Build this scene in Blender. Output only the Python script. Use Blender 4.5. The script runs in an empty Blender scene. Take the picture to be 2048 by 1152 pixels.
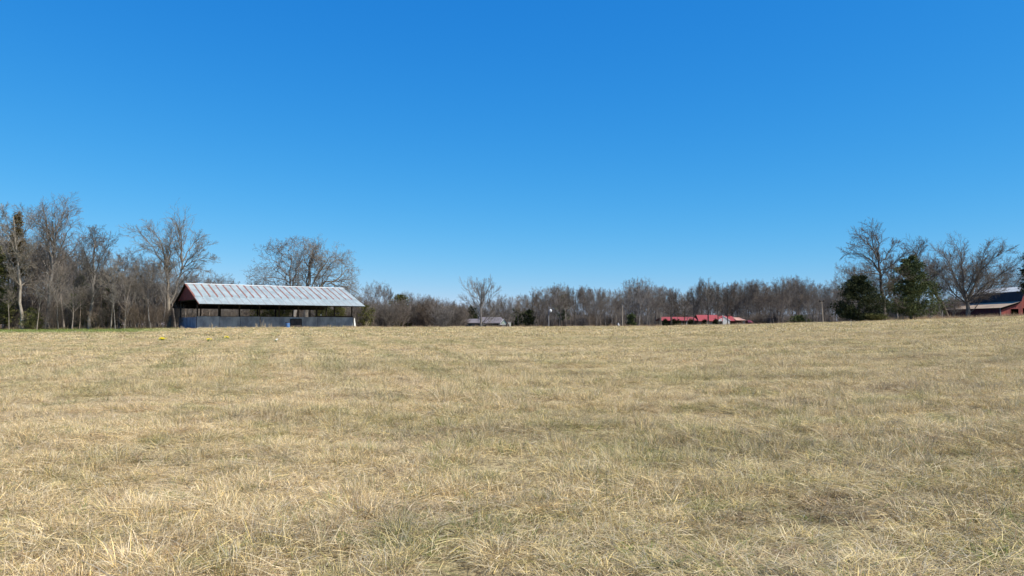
import bpy, math, random
import numpy as np
from mathutils import Vector, Matrix

# ------------------------------------------------------------------ camera, sky, sun, exposure
SC = bpy.context.scene
COL = SC.collection
EYE = 1.6
F = 1500.0           # focal length in photo pixels (2048 wide)
HY = 649.0           # photo row of the true horizon
cam = bpy.data.cameras.new('camera')
cam.sensor_width = 36.0
cam.lens = F / 2048 * 36.0
cam.clip_start = 0.1
cam.clip_end = 9000
camo = bpy.data.objects.new('camera', cam)
camo.location = (0, 0, EYE)
camo.rotation_euler = (math.pi / 2 + math.atan((HY - 576) / F), 0, 0)
COL.objects.link(camo)
SC.camera = camo

SUN_EL = math.radians(50)
SUN_AZ = math.atan2(0.88, -0.47)      # measured from +Y towards +X
sdir = Vector((math.sin(SUN_AZ) * math.cos(SUN_EL), math.cos(SUN_AZ) * math.cos(SUN_EL), math.sin(SUN_EL)))
W = bpy.data.worlds.new('World'); SC.world = W; W.use_nodes = True
wn = W.node_tree.nodes; wl = W.node_tree.links; wn.clear()
wo = wn.new('ShaderNodeOutputWorld'); wb = wn.new('ShaderNodeBackground'); ws = wn.new('ShaderNodeTexSky')
ws.sky_type = 'NISHITA'; ws.sun_disc = False
ws.sun_elevation = SUN_EL; ws.sun_rotation = SUN_AZ
ws.air_density = 1.0; ws.dust_density = 0.0; ws.ozone_density = 3.0; ws.altitude = 300
# the phone's own colour response to a clear sky: one smooth curve per channel over the whole sky
EXPO = 0.5
sp = wn.new('ShaderNodeSeparateColor'); cb = wn.new('ShaderNodeCombineColor')
wl.new(ws.outputs[0], sp.inputs[0])
for ch, (ga, gp) in enumerate(((.66, 1.8), (.71, .80), (.96, .40))):
    m1 = wn.new('ShaderNodeMath'); m1.operation = 'MULTIPLY'; m1.inputs[1].default_value = .12; wl.new(sp.outputs[ch], m1.inputs[0])
    m0 = wn.new('ShaderNodeMath'); m0.operation = 'MINIMUM'; m0.inputs[1].default_value = 1.6; wl.new(m1.outputs[0], m0.inputs[0])
    m2 = wn.new('ShaderNodeMath'); m2.operation = 'POWER'; m2.inputs[1].default_value = gp; wl.new(m0.outputs[0], m2.inputs[0])
    m3 = wn.new('ShaderNodeMath'); m3.operation = 'MULTIPLY'; m3.inputs[1].default_value = ga / (2 ** EXPO) / .10; wl.new(m2.outputs[0], m3.inputs[0])
    wl.new(m3.outputs[0], cb.inputs[ch])
wb.inputs['Strength'].default_value = 0.10
wl.new(cb.outputs[0], wb.inputs[0]); wl.new(wb.outputs[0], wo.inputs[0])
sl = bpy.data.lights.new('sun', 'SUN'); sl.energy = 5.0; sl.angle = math.radians(0.5); sl.color = (1.0, 0.945, 0.84)
so = bpy.data.objects.new('sun', sl); so.rotation_euler = sdir.to_track_quat('Z', 'Y').to_euler(); so.location = (40, 0, 60)
COL.objects.link(so)
SC.view_settings.view_transform = 'Standard'; SC.view_settings.look = 'None'
SC.view_settings.gamma = 1; SC.view_settings.use_curve_mapping = False
SC.view_settings.exposure = EXPO

# ------------------------------------------------------------------ helpers
def at(px, py, Y):
    return ((px - 1024) / F * Y, Y, EYE + (HY - py) / F * Y)

SKY_PX = np.array([-400, 0, 250, 350, 450, 700, 1000, 1300, 1500, 1700, 1900, 2048, 2400.])
SKY_Y = np.array([661, 660, 659, 657.5, 656.8, 655.6, 655, 653.2, 650, 645, 639, 634.5, 630.])
DROP = np.array([.2, .2, .2, .15, .2, .5, 2.2, 2.4, 2.2, .5, .3, .2, .2])
DC = 112.0
def tz(X, Y):
    X = np.asarray(X, float); Y = np.asarray(Y, float)
    r = np.hypot(X, Y); th = np.arctan2(X, np.maximum(Y, -1e9) + 1e-9)
    th = np.clip(th, -0.72, 0.72)
    D = r * np.cos(th); px = 1024 + F * np.tan(th)
    yc = np.interp(px, SKY_PX, SKY_Y); dr = np.interp(px, SKY_PX, DROP)
    zc = EYE - (yc - HY) / F * DC
    t = np.clip(D / DC, 0, 1)
    g = 1 - (1 - t) ** 1.45
    z = zc * g
    s = np.clip((D - DC + 6) / 95, 0, 1); s = s * s * (3 - 2 * s)
    z = z - dr * s
    fade = np.clip((900 - r) / 500, 0, 1)
    z = z * fade - 0.6 * (1 - fade)
    u = 0.05 * np.sin(X * .31 + 1.3 * np.sin(Y * .17)) * np.sin(Y * .43 + 1) + .03 * np.sin(X * 1.1 + Y * .7) * np.sin(Y * 1.3 - X * .4)
    return z + u * np.clip(1.4 - D / 90, 0, 1)

def mat(name):
    m = bpy.data.materials.new(name); m.use_nodes = True
    nt = m.node_tree
    return m, nt, nt.nodes['Principled BSDF']

def N(nt, t, **kw):
    n = nt.nodes.new(t)
    for k, v in kw.items():
        if k in ('op',): n.operation = v
        else: setattr(n, k, v)
    return n

def sock(nt, inp, v):
    if hasattr(v, 'is_linked') or isinstance(v, bpy.types.NodeSocket): nt.links.new(v, inp)
    else:
        inp.default_value = v

def math_(nt, op, a, b=0.0, c=None):
    n = nt.nodes.new('ShaderNodeMath'); n.operation = op
    sock(nt, n.inputs[0], a); sock(nt, n.inputs[1], b)
    if c is not None: sock(nt, n.inputs[2], c)
    return n.outputs[0]

def mixc(nt, f, a, b, blend='MIX'):
    n = nt.nodes.new('ShaderNodeMix'); n.data_type = 'RGBA'; n.blend_type = blend
    sock(nt, n.inputs[0], f)
    sock(nt, n.inputs[6], a if not isinstance(a, tuple) else (*a[:3], 1)); sock(nt, n.inputs[7], b if not isinstance(b, tuple) else (*b[:3], 1))
    return n.outputs[2]

def noise(nt, vec, scale, detail=4, rough=.55, dist=0):
    n = nt.nodes.new('ShaderNodeTexNoise')
    n.inputs['Scale'].default_value = scale; n.inputs['Detail'].default_value = detail
    n.inputs['Roughness'].default_value = rough; n.inputs['Distortion'].default_value = dist
    nt.links.new(vec, n.inputs['Vector'])
    return n.outputs[0]

def ramp(nt, f, lo, hi):
    n = nt.nodes.new('ShaderNodeMapRange'); n.interpolation_type = 'SMOOTHSTEP'
    sock(nt, n.inputs[0], f); n.inputs[1].default_value = lo; n.inputs[2].default_value = hi
    return n.outputs[0]

def mapping(nt, vec, scale=(1, 1, 1), rot=(0, 0, 0)):
    n = nt.nodes.new('ShaderNodeMapping'); n.inputs['Scale'].default_value = scale; n.inputs['Rotation'].default_value = rot
    nt.links.new(vec, n.inputs['Vector']); return n.outputs[0]

def bump(nt, b, h, strength=.5, dist=.02):
    n = nt.nodes.new('ShaderNodeBump'); n.inputs['Strength'].default_value = strength; n.inputs['Distance'].default_value = dist
    nt.links.new(h, n.inputs['Height']); nt.links.new(n.outputs[0], b.inputs['Normal'])

def simple_mat(name, c1, c2=None, scale=3.0, rough=.8, metal=0.0, stretch=(1, 1, 1), bmp=.3, obj=True, spec=.3, rnd=0.0):
    m, nt, b = mat(name)
    tc = N(nt, 'ShaderNodeTexCoord')
    v = mapping(nt, tc.outputs['Object'], stretch)
    f = ramp(nt, noise(nt, v, scale, 5, .6), .3, .7)
    col = mixc(nt, f, c1, c2 or tuple(x * .65 for x in c1))
    if rnd:
        oi = N(nt, 'ShaderNodeObjectInfo')
        k = math_(nt, 'MULTIPLY_ADD', oi.outputs['Random'], rnd, 1 - rnd / 2)
        n = nt.nodes.new('ShaderNodeHueSaturation'); nt.links.new(col, n.inputs['Color']); nt.links.new(k, n.inputs['Value']); col = n.outputs[0]
    nt.links.new(col, b.inputs['Base Color'])
    b.inputs['Roughness'].default_value = rough; b.inputs['Metallic'].default_value = metal
    b.inputs['Specular IOR Level'].default_value = spec
    if bmp: bump(nt, b, noise(nt, v, scale * 4, 4, .6), bmp, .02)
    return m

# ---- one shared group: the large scale colour of the field, by place
def make_field_group():
    g = bpy.data.node_groups.new('field_tone', 'ShaderNodeTree')
    g.interface.new_socket('Color', in_out='OUTPUT', socket_type='NodeSocketColor')
    g.interface.new_socket('Green', in_out='OUTPUT', socket_type='NodeSocketFloat')
    go = g.nodes.new('NodeGroupOutput')
    geo = g.nodes.new('ShaderNodeNewGeometry'); pos = geo.outputs['Position']
    sep = g.nodes.new('ShaderNodeSeparateXYZ'); g.links.new(pos, sep.inputs[0])
    X, Y = sep.outputs[0], sep.outputs[1]
    flat = g.nodes.new('ShaderNodeVectorMath'); flat.operation = 'MULTIPLY'; g.links.new(pos, flat.inputs[0]); flat.inputs[1].default_value = (1, 1, 0)
    fp = flat.outputs[0]
    a = ramp(g, noise(g, mapping(g, fp, (.6, 1.25, 1)), .13, 5, .6), .42, .66)
    b_ = ramp(g, noise(g, mapping(g, fp, (.8, 1.6, 1), (0, 0, .4)), .42, 5, .65, .6), .48, .68)
    c_ = ramp(g, noise(g, fp, 1.3, 3, .5, .4), .62, .72)
    d_ = ramp(g, noise(g, mapping(g, fp, (1, 1, 1), (0, 0, 1)), 1.7, 4, .6), .52, .72)
    right = ramp(g, math_(g, 'DIVIDE', X, math_(g, 'MAXIMUM', Y, 1.0)), -.35, .5)
    col = mixc(g, math_(g, 'MULTIPLY_ADD', right, .55, .08), (.72, .56, .305), (.56, .45, .235))
    col = mixc(g, math_(g, 'MULTIPLY', a, .5), col, (.43, .375, .165))
    col = mixc(g, math_(g, 'MULTIPLY', b_, .5), col, (.37, .285, .195))
    col = mixc(g, math_(g, 'MULTIPLY', c_, .6), col, (.50, .30, .15))
    e_ = ramp(g, noise(g, mapping(g, fp, (1, 1, 1), (0, 0, .8)), 2.3, 4, .6, .5), .55, .70)
    col = mixc(g, math_(g, 'MULTIPLY', e_, math_(g, 'MULTIPLY_ADD', right, .35, .30)), col, (.22, .165, .11))
    f_ = ramp(g, noise(g, mapping(g, fp, (1, 1, 1), (0, 0, 2.1)), .8, 5, .65, .4), .52, .68)
    col = mixc(g, math_(g, 'MULTIPLY', f_, .36), col, (.36, .34, .12))
    strip = math_(g, 'MULTIPLY', ramp(g, Y, 78, 86), ramp(g, math_(g, 'DIVIDE', X, math_(g, 'MAXIMUM', Y, 1.0)), -.43, -.52))
    # wheel tracks running up towards the shed
    tr = math_(g, 'ADD', X, math_(g, 'MULTIPLY', Y, .30))
    tw = math_(g, 'ADD', tr, math_(g, 'MULTIPLY', noise(g, fp, .07, 2), 4.0))
    st = ramp(g, math_(g, 'SINE', math_(g, 'MULTIPLY', tw, 2.4)), .1, 1.0)
    st = math_(g, 'MULTIPLY', st, math_(g, 'MULTIPLY', math_(g, 'MULTIPLY', ramp(g, right, .55, .2), ramp(g, Y, 9, 24)), .26))
    col = mixc(g, st, col, (.38, .35, .17))
    col = mixc(g, math_(g, 'MULTIPLY', strip, .85), col, (.27, .36, .085))
    gr = math_(g, 'ADD', math_(g, 'MULTIPLY_ADD', a, .10, math_(g, 'MULTIPLY', f_, .16)), math_(g, 'MULTIPLY', d_, math_(g, 'MULTIPLY_ADD', right, .10, .06)))
    gr = math_(g, 'ADD', math_(g, 'MULTIPLY_ADD', st, .5, gr), math_(g, 'MULTIPLY', strip, .6))
    # leaf litter under the woods
    q = math_(g, 'DIVIDE', X, math_(g, 'MAXIMUM', Y, 1.0))
    wl1 = math_(g, 'MULTIPLY', ramp(g, Y, 113, 116), ramp(g, q, -.44, -.46))
    wl2 = ramp(g, Y, 148, 154)
    lit = math_(g, 'MAXIMUM', wl1, wl2)
    lc = mixc(g, d_, (.095, .07, .05), (.06, .045, .03))
    col = mixc(g, lit, col, lc)
    g.links.new(col, go.inputs[0]); g.links.new(gr, go.inputs[1])
    return g
FT = make_field_group()

def ground_mat():
    m, nt, b = mat('field_ground')
    g = N(nt, 'ShaderNodeGroup'); g.node_tree = FT
    geo = N(nt, 'ShaderNodeNewGeometry'); pos = geo.outputs['Position']
    f1 = noise(nt, pos, 9, 6, .7, .5)
    f2 = noise(nt, mapping(nt, pos, (1, 1, 1)), 38, 5, .7, 1)
    k = ramp(nt, math_(nt, 'ADD', math_(nt, 'MULTIPLY', f1, .5), math_(nt, 'MULTIPLY', f2, .5)), .36, .64)
    col = mixc(nt, k, (.085, .058, .034), g.outputs[0])
    nt.links.new(col, b.inputs['Base Color']); b.inputs['Roughness'].default_value = 1; b.inputs['Specular IOR Level'].default_value = 0
    bump(nt, b, f2, .8, .05)
    return m

def grass_mat(name, tint=None, tintf=0.0):
    m, nt, b = mat(name)
    g = N(nt, 'ShaderNodeGroup'); g.node_tree = FT
    at_ = N(nt, 'ShaderNodeAttribute'); at_.attribute_name = 'bl'
    ah = N(nt, 'ShaderNodeAttribute'); ah.attribute_name = 'hh'
    oi = N(nt, 'ShaderNodeObjectInfo')
    bl = at_.outputs['Fac']; hh = ah.outputs['Fac']
    rnd = math_(nt, 'FRACT', math_(nt, 'ADD', math_(nt, 'MULTIPLY', bl, 7.3), oi.outputs['Random']))
    val = math_(nt, 'MULTIPLY_ADD', rnd, 1.1, .46)
    hs = N(nt, 'ShaderNodeHueSaturation'); nt.links.new(g.outputs[0], hs.inputs['Color']); nt.links.new(val, hs.inputs['Value'])
    nt.links.new(math_(nt, 'MULTIPLY_ADD', math_(nt, 'FRACT', math_(nt, 'MULTIPLY', rnd, 5.1)), .5, .72), hs.inputs['Saturation'])
    col = hs.outputs[0]
    r2 = math_(nt, 'FRACT', math_(nt, 'MULTIPLY', rnd, 13.7))
    r3 = math_(nt, 'FRACT', math_(nt, 'MULTIPLY', rnd, 29.3))
    # some blades brown, some grey, some still green
    col = mixc(nt, math_(nt, 'MULTIPLY', math_(nt, 'LESS_THAN', r3, .13), .75), col, (.27, .165, .085))
    col = mixc(nt, math_(nt, 'MULTIPLY', math_(nt, 'GREATER_THAN', r3, .90), .6), col, (.42, .39, .33))
    isg = math_(nt, 'LESS_THAN', r2, math_(nt, 'MULTIPLY_ADD', oi.outputs['Random'], .06, math_(nt, 'MULTIPLY', g.outputs[1], 1.0)))
    gcol = mixc(nt, hh, (.07, .115, .02), (.25, .27, .075))
    col = mixc(nt, math_(nt, 'MULTIPLY', isg, .9), col, gcol)
    if tint: col = mixc(nt, tintf, col, tint)
    nt.links.new(col, b.inputs['Base Color']); b.inputs['Roughness'].default_value = .7; b.inputs['Specular IOR Level'].default_value = .15
    tr = N(nt, 'ShaderNodeBsdfTranslucent'); nt.links.new(col, tr.inputs[0])
    mx = N(nt, 'ShaderNodeMixShader'); mx.inputs[0].default_value = .22
    out = nt.nodes['Material Output']
    nt.links.new(b.outputs[0], mx.inputs[1]); nt.links.new(tr.outputs[0], mx.inputs[2]); nt.links.new(mx.outputs[0], out.inputs[0])
    return m

def bark_mat(name, c1, c2, scale=2.5, lichen=0.25):
    m, nt, b = mat(name)
    tc = N(nt, 'ShaderNodeTexCoord'); oi = N(nt, 'ShaderNodeObjectInfo')
    v = mapping(nt, tc.outputs['Object'], (1, 1, .35))
    f = ramp(nt, noise(nt, v, scale, 5, .65), .3, .7)
    col = mixc(nt, f, c1, c2)
    l = ramp(nt, noise(nt, tc.outputs['Object'], .9, 4, .6), .55, .72)
    col = mixc(nt, math_(nt, 'MULTIPLY', l, lichen), col, (.36, .36, .30))
    hs = N(nt, 'ShaderNodeHueSaturation'); nt.links.new(col, hs.inputs['Color'])
    nt.links.new(math_(nt, 'MULTIPLY_ADD', oi.outputs['Random'], .5, .75), hs.inputs['Value'])
    nt.links.new(math_(nt, 'MULTIPLY_ADD', math_(nt, 'FRACT', math_(nt, 'MULTIPLY', oi.outputs['Random'], 7.7)), .5, .75), hs.inputs['Saturation'])
    nt.links.new(hs.outputs[0], b.inputs['Base Color']); b.inputs['Roughness'].default_value = .9; b.inputs['Specular IOR Level'].default_value = .1
    bump(nt, b, noise(nt, v, scale * 5, 4, .6), .6, .03)
    return m

def leaf_mat(name, c1, c2):
    m, nt, b = mat(name)
    a = N(nt, 'ShaderNodeAttribute'); a.attribute_name = 'bl'
    tc = N(nt, 'ShaderNodeTexCoord')
    f = ramp(nt, noise(nt, tc.outputs['Object'], .9, 4, .6), .35, .68)
    col = mixc(nt, math_(nt, 'MULTIPLY_ADD', a.outputs['Fac'], .6, math_(nt, 'MULTIPLY', f, .5)), c1, c2)
    nt.links.new(col, b.inputs['Base Color']); b.inputs['Roughness'].default_value = .75; b.inputs['Specular IOR Level'].default_value = .15
    return m

def tag(o, label=None, cat=None, group=None, kind=None):
    if label: o['label'] = label
    if cat: o['category'] = cat
    if group: o['group'] = group
    if kind: o['kind'] = kind
    return o

def empty(name, loc, rz=0.0, label=None, cat=None, group=None):
    o = bpy.data.objects.new(name, None); o.location = loc; o.rotation_euler = (0, 0, rz); o.empty_display_size = .3
    COL.objects.link(o); return tag(o, label, cat, group)

def mesh_np(name, verts, faces, m, smooth=False, attrs=None):
    me = bpy.data.meshes.new(name)
    verts = np.asarray(verts, np.float32)
    if isinstance(faces, np.ndarray):
        k = faces.shape[1]
        me.vertices.add(len(verts)); me.vertices.foreach_set('co', verts.ravel())
        me.loops.add(faces.size); me.loops.foreach_set('vertex_index', faces.ravel().astype(np.int32))
        me.polygons.add(len(faces)); me.polygons.foreach_set('loop_start', np.arange(0, faces.size, k, dtype=np.int32))
        me.polygons.foreach_set('loop_total', np.full(len(faces), k, np.int32))
        me.update(calc_edges=True)
    else:
        me.from_pydata([tuple(map(float, v)) for v in verts], [], faces); me.update()
    if smooth: me.polygons.foreach_set('use_smooth', np.ones(len(me.polygons), bool))
    if attrs:
        for k2, vv in attrs.items():
            at_ = me.attributes.new(k2, 'FLOAT', 'POINT'); at_.data.foreach_set('value', np.asarray(vv, np.float32))
    if m: me.materials.append(m)
    return me

def link(name, me, parent=None, loc=None):
    o = bpy.data.objects.new(name, me); COL.objects.link(o)
    if parent: o.parent = parent
    if loc: o.location = loc
    return o

class MB:
    def __init__(s): s.v = []; s.f = []
    def box(s, x0, x1, y0, y1, z0, z1, R=None, piv=(0, 0, 0)):
        i = len(s.v)
        P = [(x, y, z) for x in (x0, x1) for y in (y0, y1) for z in (z0, z1)]
        if R is not None: P = [tuple(R @ (Vector(p) - Vector(piv)) + Vector(piv)) for p in P]
        s.v += P
        s.f += [(i, i+1, i+3, i+2), (i+4, i+6, i+7, i+5), (i, i+4, i+5, i+1), (i+2, i+3, i+7, i+6), (i, i+2, i+6, i+4), (i+1, i+5, i+7, i+3)]
        return s
    def prism(s, poly, n, off=(0, 0, 0)):
        # polygon extruded by the vector n
        i = len(s.v); k = len(poly)
        s.v += [tuple(Vector(p) + Vector(off)) for p in poly] + [tuple(Vector(p) + Vector(off) + Vector(n)) for p in poly]
        s.f += [tuple(range(i, i + k)), tuple(range(i + 2*k - 1, i + k - 1, -1))]
        for a in range(k):
            b = (a + 1) % k
            s.f.append((i + a, i + k + a, i + k + b, i + b))
        return s
    def bar(s, p, q, w, h=None):
        p = Vector(p); q = Vector(q); h = h or w; t = (q - p).normalized()
        ref = Vector((0, 0, 1)) if abs(t.z) < .95 else Vector((1, 0, 0))
        u = t.cross(ref).normalized() * w / 2; v = t.cross(u).normalized() * h / 2
        i = len(s.v)
        for c in (p, q): s.v += [tuple(c + u + v), tuple(c + u - v), tuple(c - u - v), tuple(c - u + v)]
        s.f += [(i, i+1, i+2, i+3), (i+7, i+6, i+5, i+4)] + [(i+a, i+4+a, i+4+(a+1) % 4, i+(a+1) % 4) for a in range(4)]
        return s
    def lathe(s, prof, n=16, cap=True, c=(0, 0)):
        i = len(s.v)
        for r, z in prof:
            for k in range(n):
                a = 2 * math.pi * k / n; s.v.append((c[0] + r * math.cos(a), c[1] + r * math.sin(a), z))
        for j in range(len(prof) - 1):
            for k in range(n):
                k2 = (k + 1) % n; s.f.append((i+j*n+k, i+j*n+k2, i+(j+1)*n+k2, i+(j+1)*n+k))
        if cap: s.f.append(tuple(range(i+n-1, i-1, -1))); s.f.append(tuple(range(i+(len(prof)-1)*n, i+len(prof)*n)))
        return s
    def mesh(s, name, m):
        me = bpy.data.meshes.new(name); me.from_pydata(s.v, [], s.f); me.update()
        import bmesh
        b = bmesh.new(); b.from_mesh(me); bmesh.ops.recalc_face_normals(b, faces=b.faces); b.to_mesh(me); b.free()
        me.materials.append(m); return me
    def build(s, name, m, parent=None): return link(name, s.mesh(name, m), parent)

# ------------------------------------------------------------------ terrain
def build_terrain():
    rs = np.concatenate([np.linspace(.5, 40, 60), np.linspace(41, 150, 90), np.linspace(153, 400, 60), np.geomspace(420, 6000, 24)])
    na = 360
    ths = np.linspace(0, 2 * np.pi, na, endpoint=False)
    R, T = np.meshgrid(rs, ths, indexing='ij')
    X = R * np.sin(T); Y = R * np.cos(T); Z = tz(X, Y)
    V = np.stack([X, Y, Z], -1).reshape(-1, 3)
    i = np.arange(len(rs) - 1)[:, None] * na + np.arange(na)[None]
    j = np.arange(len(rs) - 1)[:, None] * na + (np.arange(na)[None] + 1) % na
    Fq = np.stack([i, j, j + na, i + na], -1).reshape(-1, 4)[:, ::-1]
    V = np.vstack([V, [[0, 0, float(tz(0, 0.01))]]])
    me = mesh_np('field', V, np.ascontiguousarray(Fq), ground_mat(), True)
    o = link('field', me)
    c = np.array([len(V) - 1]); fan = np.array([[c[0], a, (a + 1) % na] for a in range(na)])[:, ::-1]
    me2 = mesh_np('field_centre', V, np.ascontiguousarray(fan), me.materials[0], True)
    import bmesh
    b = bmesh.new(); b.from_mesh(me); b.from_mesh(me2); bmesh.ops.remove_doubles(b, verts=b.verts, dist=1e-5); bmesh.ops.recalc_face_normals(b, faces=b.faces); b.to_mesh(me); b.free()
    tag(o, 'wide field of dry winter grass rising gently to a low crest', kind='structure')
build_terrain()

# ------------------------------------------------------------------ point instancer (for stuff only)
def instancer(name, pts, rots, scl, idx, sources, label, cat):
    me = bpy.data.meshes.new(name)
    pts = np.asarray(pts, np.float32)
    me.vertices.add(len(pts)); me.vertices.foreach_set('co', pts.ravel())
    a = me.attributes.new('rot', 'FLOAT_VECTOR', 'POINT'); a.data.foreach_set('vector', np.asarray(rots, np.float32).ravel())
    a = me.attributes.new('scl', 'FLOAT_VECTOR', 'POINT'); a.data.foreach_set('vector', np.asarray(scl, np.float32).ravel())
    a = me.attributes.new('idx', 'INT', 'POINT'); a.data.foreach_set('value', np.asarray(idx, np.int32))
    o = link(name, me)
    ng = bpy.data.node_groups.new(name, 'GeometryNodeTree')
    ng.interface.new_socket('Geometry', in_out='INPUT', socket_type='NodeSocketGeometry')
    ng.interface.new_socket('Geometry', in_out='OUTPUT', socket_type='NodeSocketGeometry')
    gi = ng.nodes.new('NodeGroupInput'); go = ng.nodes.new('NodeGroupOutput')
    jn = ng.nodes.new('GeometryNodeJoinGeometry')
    for s in reversed(sources):
        oi = ng.nodes.new('GeometryNodeObjectInfo'); oi.inputs['Object'].default_value = s; oi.inputs['As Instance'].default_value = True
        ng.links.new(oi.outputs['Geometry'], jn.inputs[0])
    ip = ng.nodes.new('GeometryNodeInstanceOnPoints'); ip.inputs['Pick Instance'].default_value = True
    def na(nm, dt):
        n = ng.nodes.new('GeometryNodeInputNamedAttribute'); n.data_type = dt; n.inputs['Name'].default_value = nm; return n.outputs['Attribute']
    e2r = ng.nodes.new('FunctionNodeEulerToRotation')
    ng.links.new(na('rot', 'FLOAT_VECTOR'), e2r.inputs[0])
    ng.links.new(gi.outputs[0], ip.inputs['Points']); ng.links.new(jn.outputs[0], ip.inputs['Instance'])
    ng.links.new(na('idx', 'INT'), ip.inputs['Instance Index'])
    ng.links.new(e2r.outputs[0], ip.inputs['Rotation']); ng.links.new(na('scl', 'FLOAT_VECTOR'), ip.inputs['Scale'])
    ng.links.new(ip.outputs[0], go.inputs[0])
    md = o.modifiers.new('scatter', 'NODES'); md.node_group = ng
    return tag(o, label, cat, kind='stuff')

# ------------------------------------------------------------------ trees: branching skeletons
def norm(v): return v / (np.linalg.norm(v) + 1e-9)
def perp(d, rng):
    r = rng.normal(size=3); r -= d * np.dot(r, d); return norm(r)

def grow(out, rng, start, d, L, r, lev, P):
    """one branch and its children; P: parameters by level"""
    maxlev = P['levels']
    n = P['seg'][lev]
    crook = P['crook'][lev]; up = P['up'][lev]
    pts = [start]; p = start.copy(); dd = d.copy()
    for i in range(n):
        dd = norm(dd + rng.normal(size=3) * crook + np.array([0, 0, up]))
        if P.get('squash') and lev > 0: pass
        p = p + dd * L / n
        pts.append(p)
    pts = np.array(pts)
    tip = P['tip'] if lev == maxlev else max(P['tip'], r * P['taper'][lev])
    rad = r + (tip - r) * (np.linspace(0, 1, n + 1) ** P.get('tp', .9))
    out.append((pts, rad, lev))
    if lev < maxlev: spawn(out, rng, pts, rad, L, lev, P)

def spawn(out, rng, pts, rad, L, lev, P):
    maxlev = P['levels']
    nc = P['kids'][lev]; nc = int(max(1, round(nc * rng.uniform(.8, 1.2))))
    t0 = P['t0'][lev]; n = len(pts) - 1
    az = rng.uniform(0, 6.28)
    for k in range(nc):
        t = t0 + (1 - t0) * (k + rng.uniform(0, 1)) / nc
        t = min(t, .995)
        i = int(t * n); fr = t * n - i
        p = pts[i] * (1 - fr) + pts[i + 1] * fr
        ax = norm(pts[i + 1] - pts[i]); rr = rad[i] * (1 - fr) + rad[i + 1] * fr
        az += 2.4 + rng.normal() * .4
        a0 = perp(ax, np.random.default_rng(7)); b0 = np.cross(ax, a0)
        side = a0 * math.cos(az) + b0 * math.sin(az)
        ang = math.radians(P['ang'][lev] * (1 - P.get('angt', .35) * t) + rng.normal() * 8)
        d = norm(ax * math.cos(ang) + side * math.sin(ang))
        sh = P['shape'](t) if lev == 0 else (1 - .28 * t)
        LL = L * P['ratio'][lev] * sh * rng.uniform(.75, 1.2)
        grow(out, rng, p, d, LL, max(P['tip'] * 1.15, min(rr * .75, rr * P['rr'][lev])), lev + 1, P)

def tubes(branches, sides=(7, 5, 3, 3, 3, 3)):
    groups = {}
    for pts, rad, lev in branches:
        k = sides[min(lev, len(sides) - 1)]
        groups.setdefault((len(pts), k), []).append((pts, rad))
    Vs = []; Fs = []; off = 0
    for (n, k), L in groups.items():
        Pn = np.array([a for a, b in L]); Rn = np.array([b for a, b in L])
        B = len(L)
        T = np.empty_like(Pn); T[:, 1:-1] = Pn[:, 2:] - Pn[:, :-2]; T[:, 0] = Pn[:, 1] - Pn[:, 0]; T[:, -1] = Pn[:, -1] - Pn[:, -2]
        T /= np.linalg.norm(T, axis=2, keepdims=True) + 1e-9
        mean = T.mean(1); ref = np.where((np.abs(mean[:, 2]) > .8)[:, None], np.array([[1., 0, 0]]), np.array([[0, 0, 1.]]))
        U = np.cross(T, ref[:, None, :]); U /= np.linalg.norm(U, axis=2, keepdims=True) + 1e-9
        Wv = np.cross(T, U)
        a = np.linspace(0, 2 * np.pi, k, endpoint=False)
        ring = (Pn[:, :, None, :] + Rn[:, :, None, None] * (np.cos(a)[None, None, :, None] * U[:, :, None, :] + np.sin(a)[None, None, :, None] * Wv[:, :, None, :]))
        Vs.append(ring.reshape(-1, 3))
        base = off + (np.arange(B) * n * k)[:, None, None]
        i = np.arange(n - 1)[None, :, None] * k; j = np.arange(k)[None, None, :]; j2 = (j + 1) % k
        q = np.stack([base + i + j, base + i + j2, base + i + k + j2, base + i + k + j], -1).reshape(-1, 4)
        Fs.append(q); off += B * n * k
    return np.vstack(Vs), np.vstack(Fs)

ov = lambda t: .55 + .75 * math.sin(math.pi * min(1, max(0, (t - .15) / .95)) ** .8)
def shape_round(t): return 1.15 * math.sqrt(max(.05, 1 - ((t - .45) / .62) ** 2))
def shape_vase(t): return 1.25 - .75 * t
def shape_up(t): return .75 + .35 * math.sin(math.pi * t) - .15 * t

BASE = dict(levels=4, seg=[9, 6, 4, 3, 2], crook=[.05, .13, .18, .22, .25], up=[.05, .06, .05, .03, .02],
            kids=[15, 7, 6, 5], t0=[.3, .25, .2, .15], ang=[52, 42, 42, 40], ratio=[.42, .5, .5, .55], rr=[.5, .6, .6, .6],
            taper=[.18, .25, .3, .5, 1], tip=.012, shape=shape_round, rad=.018)

def tree_skel(seed, H=14, **kw):
    rng = np.random.default_rng(seed); P = dict(BASE); P.update(kw)
    out = []
    r = H * P['rad']
    d = norm(np.array([rng.normal() * .04, rng.normal() * .04, 1]))
    if P.get('multi'):
        for k in range(P['multi']):
            a = rng.uniform(0, 6.28); s = np.array([math.cos(a) * .25, math.sin(a) * .25, 0])
            dd = norm(np.array([math.cos(a) * .32, math.sin(a) * .32, 1]) + rng.normal(size=3) * .08)
            grow(out, rng, s, dd, H * rng.uniform(.7, 1), r * .6, 0, P)
    else:
        grow(out, rng, np.array([0, 0, -.3]), d, H, r, 0, P)
    return out

def split_meshes(name, sk, m, H=None):
    tr = [b for b in sk if b[2] == 0]; cr = [b for b in sk if b[2] > 0]
    zmax = max(b[0][:, 2].max() for b in sk)
    v1, f1 = tubes(tr, (8,)); v2, f2 = tubes(cr)
    a = mesh_np(name + '_trunk', v1, f1, m, True); b = mesh_np(name + '_crown', v2, f2, m, False)
    return a, b, zmax

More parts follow.
